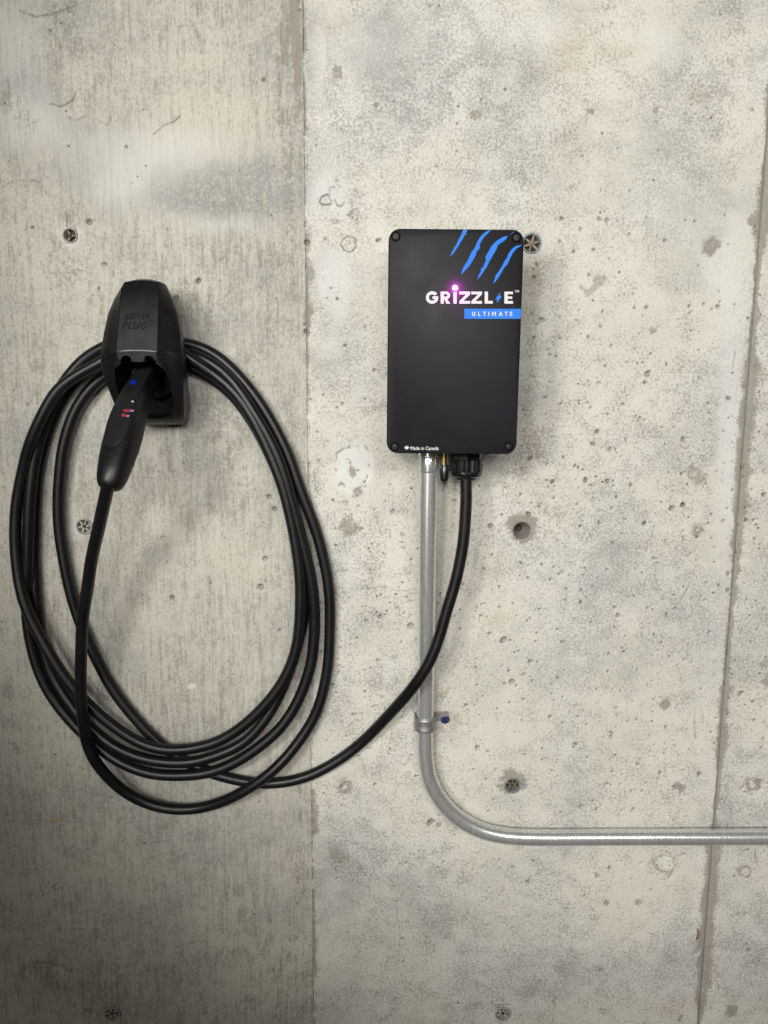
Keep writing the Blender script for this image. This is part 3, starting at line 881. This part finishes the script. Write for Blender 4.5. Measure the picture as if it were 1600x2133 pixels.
t0_, t1_ = P(854.5, 937, BD), P(913, 937, BD)
wtxt = (t1_ - t0_)[0]
cu = bpy.data.curves.new('probe', 'FONT'); cu.body = 'Made in Canada'; cu.size = 1.0
ob = bpy.data.objects.new('probe', cu); COL.objects.link(ob); bpy.context.view_layer.update()
w1 = ob.dimensions.x; bpy.data.objects.remove(ob)
sz = wtxt / w1
text_mesh('Made in Canada', sz, 'white', box, lambda v: (t0_[0] + v.x, -(BD + .0001) - v.z, t0_[2] + v.y * 1.12), offset=sz * .014)

# status lamp over the i
c = zq(672, 598, BD)
V, Fc = lathe([(.0030, .0006), (.0030, -.0002), (.0026, -.0010), (.0016, -.0016), (.0004, -.0018)], c, (0, 1, 0), 24)
mesh_obj('status_lamp', V, Fc, 'led', box)
ld = bpy.data.lights.new('status_lamp_light', 'POINT'); ld.energy = .075; ld.color = (1.0, .03, .85); ld.shadow_soft_size = .0015
lo = bpy.data.objects.new('status_lamp_light', ld); COL.objects.link(lo); lo.location = (c[0], c[1] - .0040, c[2]); attach(lo, box)

# cable gland and antenna under the box
GD = .052
zb = BL[2]
g = P(970.5, 950, GD)
gx, gy = g[0], -GD
zt = P(970, 947, GD)[2]


def down(prof_px, cxp, d, sides=32, facets=None, r_scale=1.0):
    """profile rows (radius px, pixel y) around a vertical axis"""
    ax = P(cxp, prof_px[0][1], d)
    pr = []
    for rp, yp in prof_px:
        a = P(cxp, yp, d); b = P(cxp + rp, yp, d)
        pr.append(((b - a)[0] * r_scale, ax[2] - a[2]))
    return lathe(pr, ax, (0, 0, -1), sides, facets)


def ribbed(V, Fc, n, k, axis_xy):
    """pull every second pair of columns of a lathe with n columns inwards"""
    out = []
    for i, v in enumerate(V):
        v = np.array(v)
        if (i % n) % 4 in (2, 3):
            v[:2] = axis_xy + (v[:2] - axis_xy) * k
        out.append(v)
    return out, Fc


gl = empty('cable_gland', (gx, gy, zb), box)
V, Fc = down([(10, 925), (37, 925), (37, 955), (35, 956.5)], 970.5, GD, facets=8)
mesh_obj('lock_nut', V, Fc, 'gland', gl, angle=20)
V, Fc = down([(33, 955), (35.5, 957), (35.5, 959), (34.5, 959.5), (34.5, 981), (33, 983)], 970.5, GD, facets=48)
V, Fc = ribbed(V, Fc, 48, .935, np.array([gx, gy]))
mesh_obj('dome_nut', V, Fc, 'gland', gl, angle=15)
V, Fc = down([(33, 982), (33.5, 985), (31, 991), (26, 993.5), (18, 994.5), (20, 996), (20.5, 998), (14, 999.5), (12, 1000)], 970.5, GD)
mesh_obj('seal', V, Fc, 'gland', gl)
AD = .060
an = empty('antenna', tuple(P(926, 947, AD)), box)
V, Fc = down([(4, 925), (4, 949), (5.2, 950), (5.2, 954), (4.2, 955), (4.2, 962), (5.6, 962.5), (5.6, 966), (4.8, 966.5), (4.8, 970)], 926, AD, 16)
mesh_obj('connector', V, Fc, 'brass', an, angle=25)
V, Fc = down([(8.2, 968.5), (8.8, 969.5), (8.8, 994), (8.2, 999), (6.2, 1002.6), (3.2, 1004.4), (.5, 1005)], 926, AD, 24)
mesh_obj('cap', V, Fc, 'gland', an)

# ------------------------------------------------------------------ conduit
CR = .0112
cond = empty('conduit', tuple(P(1600, 1743, .016)))
tag(cond, 'galvanised steel conduit bending from under the charger off to the side', 'conduit')
cp = [(893.5, 930, .050), (893, 985, .049), (891.5, 1080, .045), (890.5, 1180, .038), (889.5, 1280, .030), (888, 1380, .022), (886.8, 1476, .0165), (885.2, 1551, .0155),
      (886.5, 1592, .0155), (896, 1632, .0155), (915, 1665, .0155), (941, 1694, .0155), (974, 1718, .0155), (1011, 1734, .0155), (1055, 1742, .0155), (1110, 1744.5, .0155),
      (1250, 1744, .0155), (1420, 1743.5, .0155), (1600, 1743, .0155), (1700, 1742.5, .0155), (1850, 1742, .0155), (2600, 1740, .0155), (3700, 1737, .0155)]
path = smooth_path(spline([P(*q) for q in cp], .003), 60)
V, Fc = tube(path, CR, 30)
mesh_obj('pipe', V, Fc, 'steel', cond)
V, Fc = down([(15, 940), (21.8, 941), (22.2, 950), (19.6, 951.4), (20.4, 953.5), (20.6, 980.5), (19.8, 983), (17, 984)], 893.6, .050, 36)
fit = mesh_obj('coupling', V, Fc, 'zinc', cond)
# round stamp on the coupling
fc = P(893.5, 966, .050); fr = (P(893.5 + 19.9, 966, .050) - fc)[0]


def on_cyl(a, b):
    th = a / fr
    return fc + np.array([fr * math.sin(th), -fr * math.cos(th) - .00012, b])


st = []
for seg in [[(.0036 * math.cos(k * math.pi / 12), .0036 * math.sin(k * math.pi / 12)) for k in range(25)],
            [(-.0016, .0014), (.0004, .0017), (.0018, .0008), (.0002, .0001), (-.0012, -.0001), (.0004, -.0004), (.0016, -.0012), (-.0006, -.0018), (-.0018, -.0013)]]:
    V, Fc = tube([on_cyl(*q) for q in seg], .00028, 6)
    bm = bmesh.new(); vs = [bm.verts.new(tuple(v)) for v in V]
    for f_ in Fc:
        bm.faces.new([vs[i] for i in f_])
    st.append(bm)
bm_obj('stamp', join_bm(st), 'mark', fit)

# strap
sc_ = P(885.6, 1506, .0158)
strap = empty('conduit_strap', tuple(P(885, 1508, 0)))
tag(strap, 'one-hole grey metal strap holding the conduit above its bend', 'strap')
rr_ = CR + .0012
prof = []
for a in np.linspace(R(200), R(-20), 26):
    prof.append((sc_[0] + rr_ * math.cos(a), sc_[1] - rr_ * math.sin(a)))
tabx = P(933, 1499, .002)[0]
prof = [(sc_[0] - rr_, -.0012)] + prof[2:-2] + [(sc_[0] + rr_ + .0002, -.004), (sc_[0] + rr_ + .0012, -.0024), (sc_[0] + rr_ + .004, -.0020), (tabx, -.0020)]
hw_ = .0088
rings = []
for k, (x, y) in enumerate(prof):
    x2, y2 = prof[min(k + 1, len(prof) - 1)]; x1, y1 = prof[max(k - 1, 0)]
    tx, ty = x2 - x1, y2 - y1; L = math.hypot(tx, ty); nx_, ny_ = ty / L, -tx / L
    tabf = min(1, max(0, (x - (sc_[0] + rr_)) / .004)) if k > len(prof) - 5 else 0
    h = hw_ * (1 - .30 * tabf); cz = sc_[2] + .0042 * tabf
    th = .0016
    ridge = .0008 * (1 - tabf)
    ring = []
    for s_, o_ in ((-1, 0), (-1, th), (-.82, th + ridge), (-.55, th), (.55, th), (.82, th + ridge), (1, th), (1, 0)):
        ring.append((x - nx_ * o_ * -1 * 1.0, y - ny_ * o_ * -1 * 1.0, cz + s_ * h))
    rings.append(ring)
V, Fc = loft(rings)
mesh_obj('band', V, Fc, 'strap', strap, angle=50)
c = P(927, 1499.5, .004)
V, Fc = lathe([(.0058, .0018), (.0060, .0006), (.0058, .0002), (.0046, -.0002), (.0046, -.0024), (.0040, -.0031), (.0010, -.0033)], c, (0, 1, 0), 24, facets=None)
sw = mesh_obj('screw', V, Fc, 'screw_blue', strap)
bm = bmesh.new()
bmesh.ops.create_cube(bm, size=1.0)
bmesh.ops.transform(bm, matrix=Matrix.Translation((c[0], c[1] - .0032, c[2])) @ Matrix.Rotation(R(40), 4, 'Y') @ Matrix.Diagonal((.0066, .0006, .0009, 1)), verts=bm.verts[:])
bm_obj('slot', bm, 'pit', sw, smooth=False)

# ------------------------------------------------------------------ the holster
HX = -0.286
zh = lambda py, d: P(300, py, d)[2]
hol = empty('connector_holster', (HX, 0, zh(884, 0)))
tag(hol, 'black moulded wall holster hooding the plug above the coiled cable', 'holster')
# pixel y, front depth, half width of front panel, half width outer, outer depth, half width back, back depth
ST_ = [(583.5, .056, .0170, .0205, .052, .0195, .042), (586, .064, .0205, .0245, .058, .023, .0415), (600, .070, .0215, .0285, .061, .0265, .041), (620, .0755, .0218, .0340, .064, .032, .041),
       (650, .0815, .0222, .0405, .068, .037, .041), (690, .0885, .0228, .0450, .073, .0405, .041), (728, .0945, .0232, .0472, .079, .0425, .040), (735, .0958, .0234, .0475, .0805, .0428, .040), (739, .0945, .0236, .0476, .081, .043, .040),
       (766, .0900, .030, .0474, .0815, .0425, .038), (800, .0790, .031, .0458, .0715, .0410, .026), (830, .0690, .031, .0432, .0620, .0390, .012), (856, .059, .030, .0408, .0530, .0365, .003),
       (872, .051, .029, .0385, .0460, .0345, .003), (880, .044, .027, .0355, .0400, .0325, .003), (884, .036, .023, .0300, .0340, .0290, .003)]
rings = []
for py, df, hp, ho, de, hb, db in ST_:
    z = zh(py, df)
    de2 = de - min(.006, (de - db) * .3)
    right = [(hp * .5, df + .0002), (hp, df), (hp + .0012, df - .0012), (hp * .45 + ho * .55, df * .42 + de * .58 + .0008), (ho - .002, de + .0012), (ho, de - .001), (ho, de2), (hb, db + .002), (hb - .002, db)]
    ring = [(0, df + .0003)] + right + [(0, db)] + [(-a, b) for a, b in right[::-1]]
    arch = .0036 * max(0, 1 - (py - 583) / 45)
    rings.append([(HX + a, -b, z + arch * (1 - (a / ho) ** 2) - arch * .6) for a, b in ring])
V, Fc = loft(rings)


def raw_obj(V, Fc):
    me = bpy.data.meshes.new('raw'); me.from_pydata([tuple(map(float, v)) for v in V], [], Fc)
    bm = bmesh.new(); bm.from_mesh(me); bmesh.ops.recalc_face_normals(bm, faces=bm.faces[:]); bm.to_mesh(me); bm.free()
    o = bpy.data.objects.new('raw', me); COL.objects.link(o)
    return o


def carve(base, cutters):
    for cu_ in cutters:
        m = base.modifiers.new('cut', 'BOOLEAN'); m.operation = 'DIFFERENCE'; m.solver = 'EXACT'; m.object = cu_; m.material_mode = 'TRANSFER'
    bpy.context.view_layer.update()
    me = bpy.data.meshes.new_from_object(base.evaluated_get(bpy.context.evaluated_depsgraph_get()))
    for o in [base] + cutters:
        bpy.data.objects.remove(o)
    return me


# cavity outline (offset x, z) as seen from the front, swept in depth
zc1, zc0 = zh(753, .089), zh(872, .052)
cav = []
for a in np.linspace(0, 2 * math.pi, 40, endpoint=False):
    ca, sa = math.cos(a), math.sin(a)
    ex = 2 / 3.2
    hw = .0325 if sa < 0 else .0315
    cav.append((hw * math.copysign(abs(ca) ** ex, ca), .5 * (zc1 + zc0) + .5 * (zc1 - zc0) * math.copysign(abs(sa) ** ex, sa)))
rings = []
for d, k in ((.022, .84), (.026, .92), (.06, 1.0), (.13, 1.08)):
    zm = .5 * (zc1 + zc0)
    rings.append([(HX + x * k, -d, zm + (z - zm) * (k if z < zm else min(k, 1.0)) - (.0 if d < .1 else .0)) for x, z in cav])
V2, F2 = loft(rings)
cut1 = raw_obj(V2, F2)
cut1.data.materials.append(M['gasket'])  # cavity faces get near-black colour in place of shade
zl = zh(751, .09)
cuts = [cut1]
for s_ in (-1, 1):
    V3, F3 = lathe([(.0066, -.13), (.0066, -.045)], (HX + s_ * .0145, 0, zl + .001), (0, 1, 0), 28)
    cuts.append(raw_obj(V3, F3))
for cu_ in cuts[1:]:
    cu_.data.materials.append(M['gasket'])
hood_raw = raw_obj(V, Fc); hood_raw.data.materials.append(M['holster'])
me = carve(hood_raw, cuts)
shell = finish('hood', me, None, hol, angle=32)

# neck and wall plate the cable hangs on
bm = bmesh.new()
zt_, zb_ = zh(800, .02), zh(880, .01)
pr_ = []
for d, w in ((.0, .0285), (.003, .029), (.012, .027), (.017, .024)):
    pr_.append([(HX + x, -d, .5 * (zt_ + zb_) + z) for x, z in rrect(w, .5 * (zt_ - zb_) * (1 if d < .01 else .92), .006, 4)])
V, Fc = loft(pr_)
mesh_obj('wall_bracket', V, Fc, 'holster', hol)
# socket ring inside
sx, sz_ = HX + .002, .5 * (zc1 + zc0) + .012
V, Fc = lathe([(.0225, -.0215), (.0225, -.036), (.0210, -.037), (.0200, -.036), (.0200, -.0225)], (sx, 0, sz_), (0, 1, 0), 40)
mesh_obj('socket_ring', V, Fc, 'gasket', hol)
# lip over the mouth, its highlight painted lighter, and the two creases flanking the front panel
lip = []
for k in range(13):
    u = -1 + k / 6
    x = HX + u * .0228
    z = zh(730.5 + 2.6 * u * u, .0955)
    dd = .0958 - .0012 * abs(u) ** 6
    lip.append([(x, -dd + .001, z + .0012), (x, -dd - .0005, z + .0009), (x, -dd - .0007, z - .0002), (x, -dd - .0003, z - .0012), (x, -dd + .001, z - .0014)])
V, Fc = loft(lip)
mesh_obj('lip', V, Fc, 'edge', hol)
# visor plate with two finger notches under the lip, coloured lighter for the light it catches
vis = [(-.0226, 734.6), (-.012, 733.2), (0, 732.8), (.012, 733.2), (.0226, 734.6), (.0226, 747), (.0208, 750)]
vis += [(.0130 + .0068 * math.cos(a), 752.5 - .0068 * 1780 * math.sin(a)) for a in np.linspace(R(10), R(170), 14)]
vis += [(.0050, 753.5), (-.0050, 753.5)]
vis += [(-.0130 + .0068 * math.cos(a), 752.5 - .0068 * 1780 * math.sin(a)) for a in np.linspace(R(10), R(170), 14)]
vis += [(-.0208, 750), (-.0226, 747)]
bm_obj('visor', prism([(HX + x, -.0950 + (y - 733) * .00018, zh(y, .095)) for x, y in vis], (0, -1, -.1), .0014), 'edge', hol, smooth=False)
for s_ in (-1, 1):
    pts = []
    for py, df, hp, *_ in ST_[2:8]:
        pts.append((HX + s_ * (hp + .0006), -(df - .0001), zh(py, df)))
    V, Fc = tube(spline(pts, .006), .00055, 8)
    mesh_obj('crease', V, Fc, 'emboss', hol)
    pts = []
    for k, (py, w_) in enumerate(((737, .0262), (741, .033), (747, .0405), (752, .0445))):
        f0 = next(i for i in range(len(ST_) - 1) if ST_[i][0] <= py <= ST_[i + 1][0])
        a_, b_ = ST_[f0], ST_[f0 + 1]; u = (py - a_[0]) / (b_[0] - a_[0])
        df, hp, ho, de = (a_[i] + u * (b_[i] - a_[i]) for i in (1, 2, 3, 4))
        q = (w_ - hp) / (ho - hp)
        dd = df + (de - df) * max(0, q)
        pts.append((HX + s_ * w_, -dd - .0002, zh(py, dd)))
    V, Fc = tube(spline(pts, .003), .0007, 8)
    mesh_obj('groove', V, Fc, 'emboss', hol)


def on_front(x, py):
    """point on the sloping front panel"""
    ys = [s[0] for s in ST_]; f0 = next(i for i in range(len(ys) - 1) if ys[i] <= py <= ys[i + 1])
    a_, b_ = ST_[f0], ST_[f0 + 1]; u = (py - a_[0]) / (b_[0] - a_[0])
    d = a_[1] + u * (b_[1] - a_[1])
    return np.array([x, -d, zh(py, d)])


def emboss(body, size, py, x0, stretch):
    base = on_front(0, py); upv = on_front(0, py - 20) - on_front(0, py); upv /= np.linalg.norm(upv)
    nv = np.array([0, -upv[2], upv[1]])
    text_mesh(body, size, 'emboss', hol, lambda v: base + np.array([x0 + v.x * stretch, 0, 0]) + upv * v.y + nv * (v.z + .00035), offset=size * .02, shear=.25, spacing=1.15, thick=.0006)


emboss('EASY EV', .0092, 664.5, HX - .0158, .74)
emboss('PLUG', .0122, 685.5, HX - .0185, .86)

# ------------------------------------------------------------------ cable with its plug
cable = empty('charging_cable', tuple(P(370, 1690, 0)))
tag(cable, 'thick black charging cable coiled over the holster with plug handle hanging out', 'cable')
L0 = [(970.5, 975, GD), (970.5, 1003, GD), (971.5, 1060, .052), (966, 1130, .052), (952, 1200, .052), (930, 1270, .052), (912, 1340, .053), (893, 1386, .053), (866, 1424, .049), (832, 1464, .036), (798, 1503, .022),
      (765, 1537, .012), (730, 1567, .0085), (692, 1592, .008), (655, 1611, .008), (619, 1624, .008), (562, 1633, .008), (495, 1626, .008), (439, 1611, .008), (398, 1593, .008), (366, 1574, .008), (315, 1532, .008), (270, 1481, .008),
      (225, 1420, .008), (186, 1345, .008), (160, 1275, .008), (140, 1205, .009), (125, 1117, .010), (122, 1060, .011), (123, 1015, .012), (130, 942, .013), (141, 899, .013),
      (157, 855, .013), (176, 824, .013), (196, 800, .013), (216, 783, .013), (258, 764, .013), (305, 756, .012), (352, 758, .011)]
C_ = [(405, 768, .0095), (440, 788, .008), (475, 814, .008), (505, 848, .008), (531, 888, .008), (557, 938, .008), (579, 988, .008), (597, 1037, .008), (612, 1087, .008), (624, 1140, .008), (633, 1200, .008), (636, 1256, .008),
      (625, 1324, .0085), (609, 1380, .009), (586, 1442, .012), (552, 1500, .017), (508, 1547, .021), (461, 1571, .0235), (405, 1587, .0245), (349, 1588, .0245), (292, 1579, .0235), (236, 1554, .021), (186, 1513, .017), (137, 1453, .012), (107, 1402, .009),
      (86, 1335, .008), (76, 1260, .008), (71, 1180, .008), (71, 1100, .008), (75, 1020, .008), (84, 955, .008), (98, 900, .008), (118, 850, .008), (145, 805, .008), (178, 768, .008), (214, 744, .009), (258, 722, .011), (305, 713, .012), (355, 718, .013)]
A_ = [(400, 738, .018), (430, 750, .022), (462, 772, .022), (492, 803, .022), (520, 842, .022), (546, 885, .022), (569, 930, .022), (588, 977, .022), (606, 1037, .021), (621, 1094, .020), (636, 1150, .019), (646, 1190, .018), (654, 1244, .016), (656, 1312, .014),
      (648, 1386, .014), (625, 1453, .016), (586, 1515, .021), (534, 1560, .024), (478, 1594, .025), (427, 1611, .025), (371, 1616, .0245), (315, 1611, .0235), (264, 1594, .021), (214, 1564, .017), (163, 1519, .012), (124, 1474, .0095), (93, 1425, .0085), (71, 1369, .0085), (60, 1320, .009),
      (56, 1270, .011), (57, 1190, .018), (58, 1100, .021), (62, 1030, .022), (72, 950, .022), (86, 900, .022), (105, 850, .022), (130, 803, .022), (160, 765, .022), (190, 739, .023), (216, 725, .025), (260, 705, .0275), (305, 700, .0275), (355, 716, .0275)]
B_ = [(402, 752, .028), (437, 773, .0225), (472, 800, .0225), (503, 835, .0225), (529, 875, .0225), (556, 927, .0225), (577, 978, .0225), (591, 1019, .0225), (604, 1072, .0225), (615, 1131, .0225), (623, 1187, .0225), (627, 1244, .0225),
      (620, 1335, .0225), (597, 1402, .023), (562, 1459, .024), (506, 1513, .0245), (450, 1547, .0245), (394, 1561, .0245), (337, 1561, .0245), (292, 1548, .0245), (242, 1517, .0255), (197, 1481, .027), (141, 1419, .028), (101, 1357, .028), (73, 1307, .027),
      (51, 1256, .027), (38, 1195, .024), (33, 1130, .022), (33, 1075, .022), (37, 1030, .023), (46, 986, .026), (57, 942, .031), (73, 899, .036), (93, 855, .037), (118, 813, .037), (148, 790, .037), (180, 770, .037), (214, 752, .038), (258, 726, .0365), (305, 716, .034), (355, 710, .024)]
D_ = [(394, 718, .0135), (421, 726, .009), (451, 742, .009), (481, 767, .009), (512, 802, .009), (542, 842, .009), (568, 884, .009), (589, 925, .009), (607, 964, .009), (622, 1009, .009), (641, 1056, .009), (661, 1112, .009), (675, 1169, .009), (684, 1225, .009),
      (688, 1281, .009), (687, 1335, .009), (683, 1386, .009), (669, 1453, .010), (647, 1509, .012), (607, 1566, .018), (562, 1611, .0245), (506, 1650, .025), (461, 1670, .020), (411, 1684, .016), (360, 1686, .016), (309, 1674, .017), (264, 1652, .022), (225, 1620, .029), (195, 1580, .037),
      (178, 1537, .043), (170, 1481, .050), (167, 1425, .054), (168, 1369, .060), (171, 1312, .069), (177, 1256, .080), (186, 1200, .094), (197, 1140, .112), (210, 1080, .134), (219, 1040, .150), (225, 1012, .160), (229, 990, .166)]
pts = [P(*q) for q in L0 + C_ + A_ + B_ + D_]
CRAD = .0074
cpth = smooth_path(spline(pts, .004), 14)
wv = smooth_path(np.random.default_rng(5).normal(0, 1, cpth.shape), 60); wv *= .0004 / wv.std(); wv[:12] = 0; wv[-12:] = 0
wv = smooth_path(wv, 8); wv[:, 1] *= .3
V, Fc = tube(cpth + wv, CRAD, 18)
mesh_obj('cord', V, Fc, 'rubber', cable)

# plug: lofted handle
SP = [(316, 768, .035, .0120, .0115, 5.0), (305, 790, .058, .0128, .0122, 5.0), (295, 808, .076, .0136, .0128, 4.8), (283, 831, .096, .0148, .0138, 4.6), (273, 857, .111, .0164, .0150, 4.2), (264, 885, .124, .0182, .0164, 3.7), (256, 915, .135, .0190, .0172, 3.2),
      (247, 945, .146, .0187, .0175, 2.7), (241, 966, .153, .0178, .0172, 2.35), (236, 985, .1585, .0170, .0167, 2.2), (232, 1000, .162, .0158, .0156, 2.1), (229.5, 1011, .1650, .0138, .0138, 2.0), (228, 1017, .1665, .0110, .0110, 2.0), (227.5, 1019, .167, .0083, .0083, 2.0)]
sp = np.array([P(a, b, c_) for a, b, c_, *_ in SP]); par = np.array([q[3:] for q in SP])
u_ = np.linspace(0, len(SP) - 1, 70)
ip = np.arange(len(SP))


def cubic(arr):
    return smooth_path(np.stack([np.interp(u_, ip, arr[:, k]) for k in range(arr.shape[1])], 1), 8)


spp, prr = cubic(sp), cubic(par)
TT = np.gradient(spp, axis=0); TT /= np.linalg.norm(TT, axis=1)[:, None]
TT = smooth_path(TT, 20); TT /= np.linalg.norm(TT, axis=1)[:, None]


def frame(i):
    t = TT[i]
    s = np.cross(t, np.array([-.18, -.62, .74])); s /= np.linalg.norm(s)
    n = np.cross(s, t)
    if n[1] > 0:
        s, n = -s, -n
    if s[0] < 0:
        s = -s
    return s, n


def hsurf(i, a, grow=0.0):
    s, n = frame(i); w, th, e = prr[i]
    ca, sa = math.cos(a), math.sin(a); ex = 2 / e
    return spp[i] + s * (w + grow) * math.copysign(abs(ca) ** ex, ca) + n * (th + grow) * math.copysign(abs(sa) ** ex, sa)


NA = 44
rings = [[hsurf(i, 2 * math.pi * k / NA) for k in range(NA)] for i in range(len(u_))]
V, Fc = loft(rings)
plug = mesh_obj('plug_handle', V, Fc, 'handle', cable, angle=60)


def find_i(py):
    best = 0
    for i in range(len(u_)):
        yy = np.interp(u_[i], ip, [q[1] for q in SP])
        if yy <= py:
            best = i
    return best


# soft front panel, tongue shaped at its lower end
i0, i1 = find_i(792), find_i(952)
rows = []
for i in range(i0, i1 + 1):
    u = (i - i0) / (i1 - i0)
    k = 1.0 if u < .55 else math.sqrt(max(0.0, 1 - ((u - .55) / .45) ** 2.4))
    k = max(.02, k)
    lo_, hi_ = R(90 - 45 * k), R(90 + 45 * k)
    row = [hsurf(i, a, .0002 if j in (0, 12) else .0010) for j, a in enumerate(np.linspace(lo_, hi_, 13))]
    rows.append(row)
V, Fc = loft(rows, close_ends=False, closed=False)
mesh_obj('grip_panel', V, Fc, 'grip', plug, angle=70)
# seam of the end cap
i = find_i(963)
V, Fc = tube([hsurf(i, a, .00005) for a in np.linspace(0, 2 * math.pi, 60)], .00035, 6)
mesh_obj('cap_seam', V, Fc, 'pit', plug)


def on_handle(px, py, lift=.0013):
    """ray from the camera through a pixel onto the front panel"""
    v = _f + (px - 800) / F * _r + (1066.5 - py) / F * _u
    best = None
    for i in range(i0 - 6, i1 + 1):
        s, n = frame(i)
        o = spp[i] + n * (prr[i][1] + lift)
        t = np.dot(o - CAM, n) / np.dot(v, n); q = CAM + v * t
        e = abs(np.dot(q - o, TT[i]))
        if best is None or e < best[0]:
            best = (e, q, n)
    return best[1], best[2]


def decal(name, poly, mat, lift=.0013):
    n = on_handle(*poly[0])[1]
    pp = [on_handle(*p, lift=lift)[0] for p in poly]
    bm_obj(name, prism(pp, n, .0004), mat, plug, smooth=False)


lz = lambda zx, zy: (240 + zx / 19.39, 780 + zy / 19.39)
decal('emblem', [lz(*p) for p in [(310, 1475), (345, 1425), (420, 1410), (630, 1425), (600, 1505), (530, 1530), (400, 1525), (385, 1490)]], 'red')
decal('emblem', [lz(*p) for p in [(634, 1428), (785, 1455), (740, 1515), (605, 1505)]], 'mauve')
decal('emblem', [lz(*p) for p in [(258, 1680), (300, 1590), (360, 1580), (425, 1620), (475, 1640), (450, 1710), (280, 1700)]], 'red')
decal('emblem', [lz(*p) for p in [(479, 1642), (600, 1650), (550, 1725), (455, 1710)]], 'mauve')
decal('lamp_dot', [(276.4 + 2.8 * math.cos(a), 836.6 - 1.8 * math.sin(a)) for a in np.linspace(0, 2 * math.pi, 14, endpoint=False)], 'dot')
decal('release_button', [lz(*p) for p in [(625, 285), (690, 255), (875, 255), (835, 375), (790, 400), (610, 405)]], 'darkblue', .0016)
